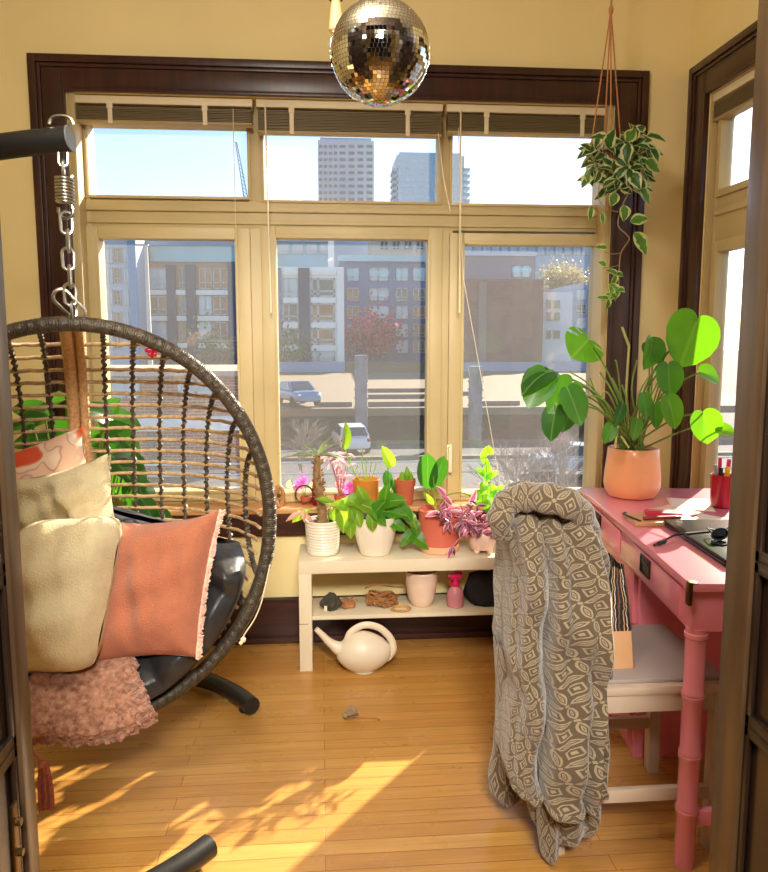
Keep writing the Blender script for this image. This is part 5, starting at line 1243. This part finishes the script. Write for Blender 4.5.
# towers
def tower(label,px0,px1,xs,pyt,Y,depth,mat,cols0,cols1,rows,rh,side=None):
    x0,xm,_,z1=rectat(px0,pyt,xs,pyt+60,Y); x1=PY(px1,pyt+30,Y).x
    t=thing('tower_block',label,'tower',((x0+x1)/2,Y+depth/2,GZ),'distant towers')
    m=MB(); m.bb(x0,x1,Y,Y+depth,GZ,z1); m.bb(x0+1,x1-1,Y+1,Y+depth-1,z1,z1+1.2); m.build('walls',mat,t,smooth=False)
    for (a,b,n) in ((px0,xs,cols0),(xs,px1,cols1)):
        for r in range(rows):
            for i in range(n):
                p0=lerp(a,b,(i+.18)/n); p1=lerp(a,b,(i+.82)/n); y0=pyt+5+r*rh
                w=rectat(p0,y0,p1,y0+rh*.45,Y); MB().bb(w[0],w[1],Y-.15,Y+.1,w[2],w[3]).build('window',WG[side],t,smooth=False)
    return t
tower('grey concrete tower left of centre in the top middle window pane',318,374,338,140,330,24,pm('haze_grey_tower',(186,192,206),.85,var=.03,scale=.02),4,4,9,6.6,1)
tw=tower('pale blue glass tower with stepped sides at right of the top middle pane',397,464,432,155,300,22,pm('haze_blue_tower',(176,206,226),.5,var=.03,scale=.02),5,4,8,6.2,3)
for (a,b) in ((393,398),(463,470)):
    for i in range(6):
        w=rectat(a,168+i*6.2,b,171+i*6.2,300); MB().bb(w[0],w[1],300,312,w[2],w[3]).build('balcony',pm('balcony_blue',(150,184,206),.5),tw,smooth=False)
# crane
cb=PY(246,199,260); ct=PY(236,142,260)
t=thing('tower_crane','thin grey tower crane jib against sky in top left window pane','crane',(cb.x,260,GZ))
MB().tube([V(cb.x,260,GZ),cb],.5,4).build('mast',pm('crane_grey',(150,168,184),.7),t)
m=MB(); 
for d in (-.6,.6): m.tube([cb+V(d,0,0),ct+V(d*.3,0,0)],.16,4)
for i in range(14): a=cb+(ct-cb)*(i/14); b=cb+(ct-cb)*((i+1)/14); m.tube([a+V(.6,0,0),b+V(-.5,0,0)],.1,4)
m.build('jib',pm('crane_grey',(150,168,184),.7),t)
# parking garage: roof deck, parapet, columns, dark lower level
DY=46; dz=PY(400,408,DY).z
t=thing('parking_garage','open concrete parking garage with pale roof deck across the street','garage',(10,DY+14,GZ))
def deckz(y): return dz+(y-DY)*.0158
X0_,X1_=-30,30
m=MB(); yb=82
yb-=.4
m.add([V(X0_,DY,dz),V(X1_,DY,dz),V(X1_,yb,deckz(yb)),V(X0_,yb,deckz(yb)),V(X0_,DY,dz-.45),V(X1_,DY,dz-.45),V(X1_,yb,deckz(yb)-.45),V(X0_,yb,deckz(yb)-.45)],[[0,1,2,3],[7,6,5,4],[0,4,5,1],[1,5,6,2],[2,6,7,3],[3,7,4,0]])
m.build('roof_deck',CONC,t,smooth=False); yb+=.4
MB().bb(X0_,X1_,DY+13,DY+13.3,GZ,dz).build('back_wall',CONCD,t,smooth=False)
for (a,c,b,d) in ((355,367,355,425),(469,481,366,430)):
    w=rectat(a,b,c,d,DY-.5); mm=MB().bb(w[0],w[1],DY-.9,DY-.3,GZ,w[3],.05)
    for i in range(8): mm.bb(w[0]-.04,w[1]+.04,DY-.94,DY-.26,w[2]+(w[3]-w[2])*i/8,w[2]+(w[3]-w[2])*i/8+.1)
    mm.build('column',pm('column_grey',(128,130,140),.85,var=.2,scale=2),t,smooth=False)
for (px0,px1,py,Y) in ((368,425,382,DY+11),(368,425,389,DY+6),(318,352,400,DY+1),(368,425,400,DY+1),(482,520,399,DY+1),(463,470,384,DY+8)):
    w=rectat(px0,py-1,px1,py+1.2,Y); MB().bb(w[0],w[1],Y,Y+.15,deckz(Y)+.0,deckz(Y)+.28).build('wheel_stop',pm('dark_kerb',(110,104,100),.9),t,smooth=False)
struct(MB().bb(-40,40,yb,yb+.6,GZ,deckz(yb)).build('retaining_wall',CONC,smooth=False))
PARA=pm('blue_grey_parapet',(150,164,192),.8,var=.05)
for (lb,a,c) in (('blue-grey concrete parapet below the white-panelled block','270','345'),('blue-grey parapet along the foot of brick box','455','640'),('pale parapet wall below the blue-grey office block','346','452')):
    w=rectat(float(a),362,float(c),372,yb+.3); o=MB().bb(w[0],w[1],yb+.01,yb+.5,deckz(yb)+.005,w[3]).build('parapet_wall',PARA if 'pale' not in lb else CONC,None,((w[0]+w[1])/2,yb,w[2]-.4),smooth=False); tag(o,lb,'wall')
# cars
GLC=pm('car_glass',(52,64,76),.08,coat=.6); TYRE=pm('tyre',(30,30,32),.8)
def car(label,loc,rot,col,sc_=1,cat='car',L=4.1,W=1.75,name='car'):
    t=thing(name,label,cat,loc); R=Matrix.Rotation(rot,3,'Z'); o=Vector(loc)
    P=lambda x,y,z:o+R@V(x,y,z)*sc_
    body=pm('car_paint_%d_%d_%d'%col,col,.25,var=.02,coat=.6)
    prof=[(-L/2,.35,.55),(-L/2+.05,.3,.85),(-L/2+.35,.28,.95),(-L*.18,.28,1.0),(L*.2,.28,.98),(L/2-.25,.3,.92),(L/2,.38,.6)]
    m=MB(); n=10
    def bodyf(u,v):
        x=v*(len(prof)-1); i=min(int(x),len(prof)-2); f=x-i; X=lerp(prof[i][0],prof[i+1][0],f); zb=lerp(prof[i][1],prof[i+1][1],f); zt=lerp(prof[i][2],prof[i+1][2],f)
        a=2*PI*u; cx=math.copysign(abs(math.cos(a))**.35,math.cos(a)); cz=math.copysign(abs(math.sin(a))**.45,math.sin(a)); k=.94 if v in (0,1) else 1
        return P(X,cx*W/2*k*(1-.1*abs(X/(L/2))**4),(zb+zt)/2+cz*(zt-zb)/2)
    m.grid(bodyf,32,18,closeu=True); m.f.append(list(range(32))[::-1]); m.uv.append(None); m.f.append([18*32+k for k in range(32)]); m.uv.append(None)
    m.build('body',body,t)
    cab=[(-L*.44,.95,.80),(-L*.33,1.42,.66),(L*.05,1.48,.66),(L*.26,.98,.80)]
    def cabm(k,dz,x0=0,x1=0):
        vs=[]
        for (x,z,w) in cab:
            for s in (-1,1): vs.append(P(x*k,s*w*W/1.75*k,z+dz))
        return vs
    vs=cabm(1,0); MB().add(vs,[[0,1,3,2],[2,3,5,4],[4,5,7,6],[0,2,4,6],[1,7,5,3],[0,6,7,1]]).build('cabin',body,t,smooth=False)
    def quad(a,b,c,d,nm,mat,off):
        cen=(a+b+c+d)/4; q=[cen+(p-cen)*.86 for p in (a,b,c,d)]; nn=(q[1]-q[0]).cross(q[3]-q[0]).normalized()
        if nn.dot(cen-P(0,0,.9))<0: nn=-nn
        q2=[p+nn*.03*sc_ for p in q]; MB().add(q2+[p-nn*.02 for p in q],[[0,1,2,3],[0,4,5,1],[1,5,6,2],[2,6,7,3],[3,7,4,0]]).build(nm,mat,t,smooth=False)
    quad(vs[4],vs[5],vs[7],vs[6],'windshield',GLC,0); quad(vs[0],vs[1],vs[3],vs[2],'rear_window',GLC,0)
    quad(vs[0],vs[2],vs[4],vs[6],'side_window',GLC,0); quad(vs[1],vs[3],vs[5],vs[7],'side_window',GLC,0)
    for x in (-L*.31,L*.31):
        for s in (-1,1):
            c=P(x,s*(W/2-.1),.32); ax=R@V(0,1,0); MB().tube([c-ax*.11*sc_,c+ax*.11*sc_],.32*sc_,18).tube([c-ax*.12*sc_,c+ax*.12*sc_],.17*sc_,12).build('wheel',TYRE,t)
    LH=pm('headlamp',(236,238,236),.1,coat=.5); TL=pm('tail_lamp',(190,50,70),.2)
    for s in (-1,1):
        MB().ball(P(L/2-.06,s*W*.36,.72),.13*sc_,8,.6,1,.6,R).build('headlight',LH,t); MB().ball(P(-L/2+.06,s*W*.40,.78),.13*sc_,8,.5,.9,1,R).build('tail_light',TL,t)
    return t
p=PY(298,411,DY+1.6); car('blue hatchback parked on the pale garage roof deck',(p.x,DY+2.2,deckz(DY+1.6)+.02),math.radians(-68),(110,150,190),1,L=3.9)
car('white car seen from behind on the street below the garage',(PY(350,445,43).x,43,GZ),math.radians(97),(226,230,234),1.0)
car('white van-like car half hidden by bare branches at right',(PY(574,470,34).x,34,GZ),math.radians(170),(214,222,232),1.0)
# kerb, street rail
RAIL=pm('pale_rail',(206,204,200),.6)
t=thing('street_railing','thin pale railing along the near side of the street','railing',(2,26,GZ))
w=PY(380,462,26)
for dz_ in (0,-.38): m=MB().tube([V(-8,26,w.z+dz_),V(20,26,w.z+dz_)],.035,6); m.build('rail',RAIL,t)
for i in range(8): MB().tube([V(-7+i*3.8,26,GZ),V(-7+i*3.8,26,w.z)],.03,6).build('post',RAIL,t)
struct(MB().bb(-30,60,39.2,39.6,GZ,GZ+.15).bb(-30,60,45,45.4,GZ,GZ+.15).build('kerb',CONC,smooth=False))
# street lamp on the left
lp=PY(146,245,60); lb=PY(146,345,60)
t=thing('street_lamp','tall thin white street lamp in the left window pane','lamp post',(lp.x,60,GZ))
MB().tube([V(lp.x,60,GZ),V(lp.x,60,lp.z)],[.22,.12],10).build('pole',RAIL,t); MB().box((lp.x-.3,60,lp.z),(1.0,.3,.14),None,.05).build('lamp_head',RAIL,t)
# low brick building behind the chair
BRK2=brick_mat('red_brick',(176,112,92),(160,98,80),(196,160,140),.4,.14)
building('brick_garage','low red brick building with white parapet band and pale door seen through the chair','building',20,239,371,36,8,BRK2,[(112,378,140,398,3,.5),(178,380,214,398,3,.5)],[('parapet_band',20,417,239,431,WHT,.15),('garage_door',166,470,236,500,pm('pale_door',(214,206,198),.7),.1),('upper_wall',20,371,239,376,pm('pink_coping',(216,190,176),.8),.2),('downpipe',150,432,156,500,DKG,.15)])
# trees and shrubs
def tree(name,label,cat,base,H,spread,mat,seed,levels=4,nb=3,r0=.12,leaves=None,lm=None,group=None,LR=.25,straight=.75):
    rn=random.Random(seed); m=MB(); tips=[]
    def br(p,d,L,r,lv):
        e=p+d*L; mid=(p+e)/2+V(rn.uniform(-1,1),rn.uniform(-1,1),rn.uniform(-1,1))*L*.08
        m.tube([p,mid,e],[r,r*.8,r*.6],5 if lv<2 else 3,caps=False)
        if lv>=levels: tips.append(e); return
        for i in range(nb+(1 if lv==0 else 0)):
            a=rn.uniform(0,6.28); dv=(d+V(math.cos(a),math.sin(a),rn.uniform(-.3,.5))*rn.uniform(.45,.95)*spread).normalized()
            br(p+(e-p)*rn.uniform(.55,1),dv,L*rn.uniform(.55,straight),r*.6,lv+1)
    base=Vector(base); br(base,V(0,0,1),H*.34,r0,0)
    t=thing(name,label,cat,base,group); m.build('branches',mat,t)
    if leaves:
        l=MB()
        for e in tips:
            for i in range(leaves): 
                q=e+V(rn.gauss(0,1),rn.gauss(0,1),rn.gauss(0,1))*LR*2; l.leaf(q,V(rn.uniform(-1,1),rn.uniform(-1,1),rn.uniform(-1,1)),V(rn.uniform(-1,1),-1,rn.uniform(-1,1)),LR,LR*.7,'oval',.2,.2,nu=2,nv=2)
        l.build('foliage',lm,t)
    return t
TWIG=pm('bare_twig',(150,132,116),.9,var=.2,scale=3); TWIGR=pm('red_twig',(150,110,104),.9)
tree('red_tree','reddish tree between the white block and the blue-grey office block','tree',(PY(364,368,92).x,92,GZ),12,.55,TWIGR,5,4,3,.16,9,leaf_mat('red_leaf',(196,96,112),(226,120,130),.3),'street trees across the road',.55)
tree('bare_tree','tan leafless tree in front of the blue-grey office block','tree',(PY(385,368,94).x,94,GZ),9.5,.45,TWIG,9,4,3,.14,None,None,'street trees across the road')
tree('street_tree','green-leaved tree before the left white-panelled block','tree',(PY(290,368,85.5).x,85.5,GZ),8,.6,TWIG,12,3,3,.14,5,leaf_mat('olive_leaf',(120,126,84),(150,160,80),.3),'street trees across the road',.55)
tree('street_tree','leafy tree in front of the orange and grey apartment block','tree',(PY(215,368,88).x,88,GZ),9.5,.6,TWIG,13,3,3,.14,5,leaf_mat('olive_leaf2',(140,146,110),(160,170,90),.3),'street trees across the road',.55)
tree('hillside_tree','large tan and green tree on the hill above white block','tree',(PY(565,300,140).x,140,2),15,.7,TWIG,15,3,4,.4,26,leaf_mat('tan_leaf',(164,152,126),(180,170,120),.3),'hillside trees',.5)
p=PY(300,450,30); tree('bare_shrub','leafless brown shrub below the blue hatchback','shrub',(p.x,30,GZ),4.6,.75,TWIG,22,4,4,.06,None,None,'bare shrubs outside')
for k,(px,Y,H,lb) in enumerate(((505,22,4.4,'pale leafless shrub at the left of right window pane'),(532,20,5.2,'tallest pale leafless shrub behind the monstera leaves'),(566,23,4.6,'pale leafless shrub at far right before the white car'))):
    p=PY(px,460,Y); tree('bare_shrub',lb,'shrub',(p.x,Y,GZ),H,.8,pm('pale_twig',(148,136,122),.9,var=.15,scale=3),31+k,4,4,.05,None,None,'bare shrubs outside')
# ---------------------------------------------------------------- light, sky, camera
w=bpy.data.worlds.new('sky'); sc.world=w; w.use_nodes=True; nt=w.node_tree
sk=nt.nodes.new('ShaderNodeTexSky'); sk.sky_type='NISHITA'; sk.sun_disc=False
SUNE=math.radians(27.5); sdir=V(.615*math.cos(SUNE),.788*math.cos(SUNE),math.sin(SUNE)).normalized()
sk.sun_elevation=SUNE; sk.sun_rotation=math.atan2(sdir.x,sdir.y); sk.air_density=1; sk.dust_density=.5; sk.ozone_density=3
bg=nt.nodes['Background']; nt.links.new(sk.outputs[0],bg.inputs[0]); bg.inputs[1].default_value=.23
L=bpy.data.lights.new('sun','SUN'); L.energy=15; L.angle=math.radians(.6); L.color=(1,.86,.66)
lo=bpy.data.objects.new('sun',L); COL.objects.link(lo); lo.rotation_euler=(-sdir).to_track_quat('-Z','Y').to_euler(); lo.location=(8,10,8)
def area(name,loc,size,energy,col,target):
    L=bpy.data.lights.new(name,'AREA'); L.shape='DISK'; L.size=size; L.energy=energy; L.color=col
    o=bpy.data.objects.new(name,L); COL.objects.link(o); o.location=loc; o.rotation_euler=(Vector(target)-Vector(loc)).to_track_quat('-Z','Y').to_euler(); return o
LP=bpy.data.lights.new('added_room_fill','POINT'); LP.energy=56; LP.shadow_soft_size=.22; LP.color=(1,.93,.82)  # added fill light to brighten the room, no fixture there
lpo=bpy.data.objects.new('added_room_fill',LP); COL.objects.link(lpo); lpo.location=(-.25,1.0,2.5)
area('added_hall_fill',(.1,-1.2,CZ-.1),.8,95,(1,.93,.82),(.1,3.2,1.1)).data.spread=math.radians(105)  # added frontal fill from the hall, not an actual lamp
cam=bpy.data.cameras.new('camera'); co=bpy.data.objects.new('camera',cam); COL.objects.link(co); sc.camera=co
cam.sensor_fit='VERTICAL'; cam.sensor_height=24; cam.lens=24*FPX/RY; cam.clip_start=.02; cam.clip_end=2000
co.matrix_world=Matrix((( cR.x,cU.x,-cF.x,0),(cR.y,cU.y,-cF.y,0),(cR.z,cU.z,-cF.z,CAMH),(0,0,0,1)))
sc.view_settings.view_transform='Standard'; sc.view_settings.look='None'; sc.view_settings.gamma=1; sc.view_settings.exposure=.06
sc.view_settings.use_curve_mapping=False
for o in bpy.data.objects:
    if '_o' in o: del o['_o']
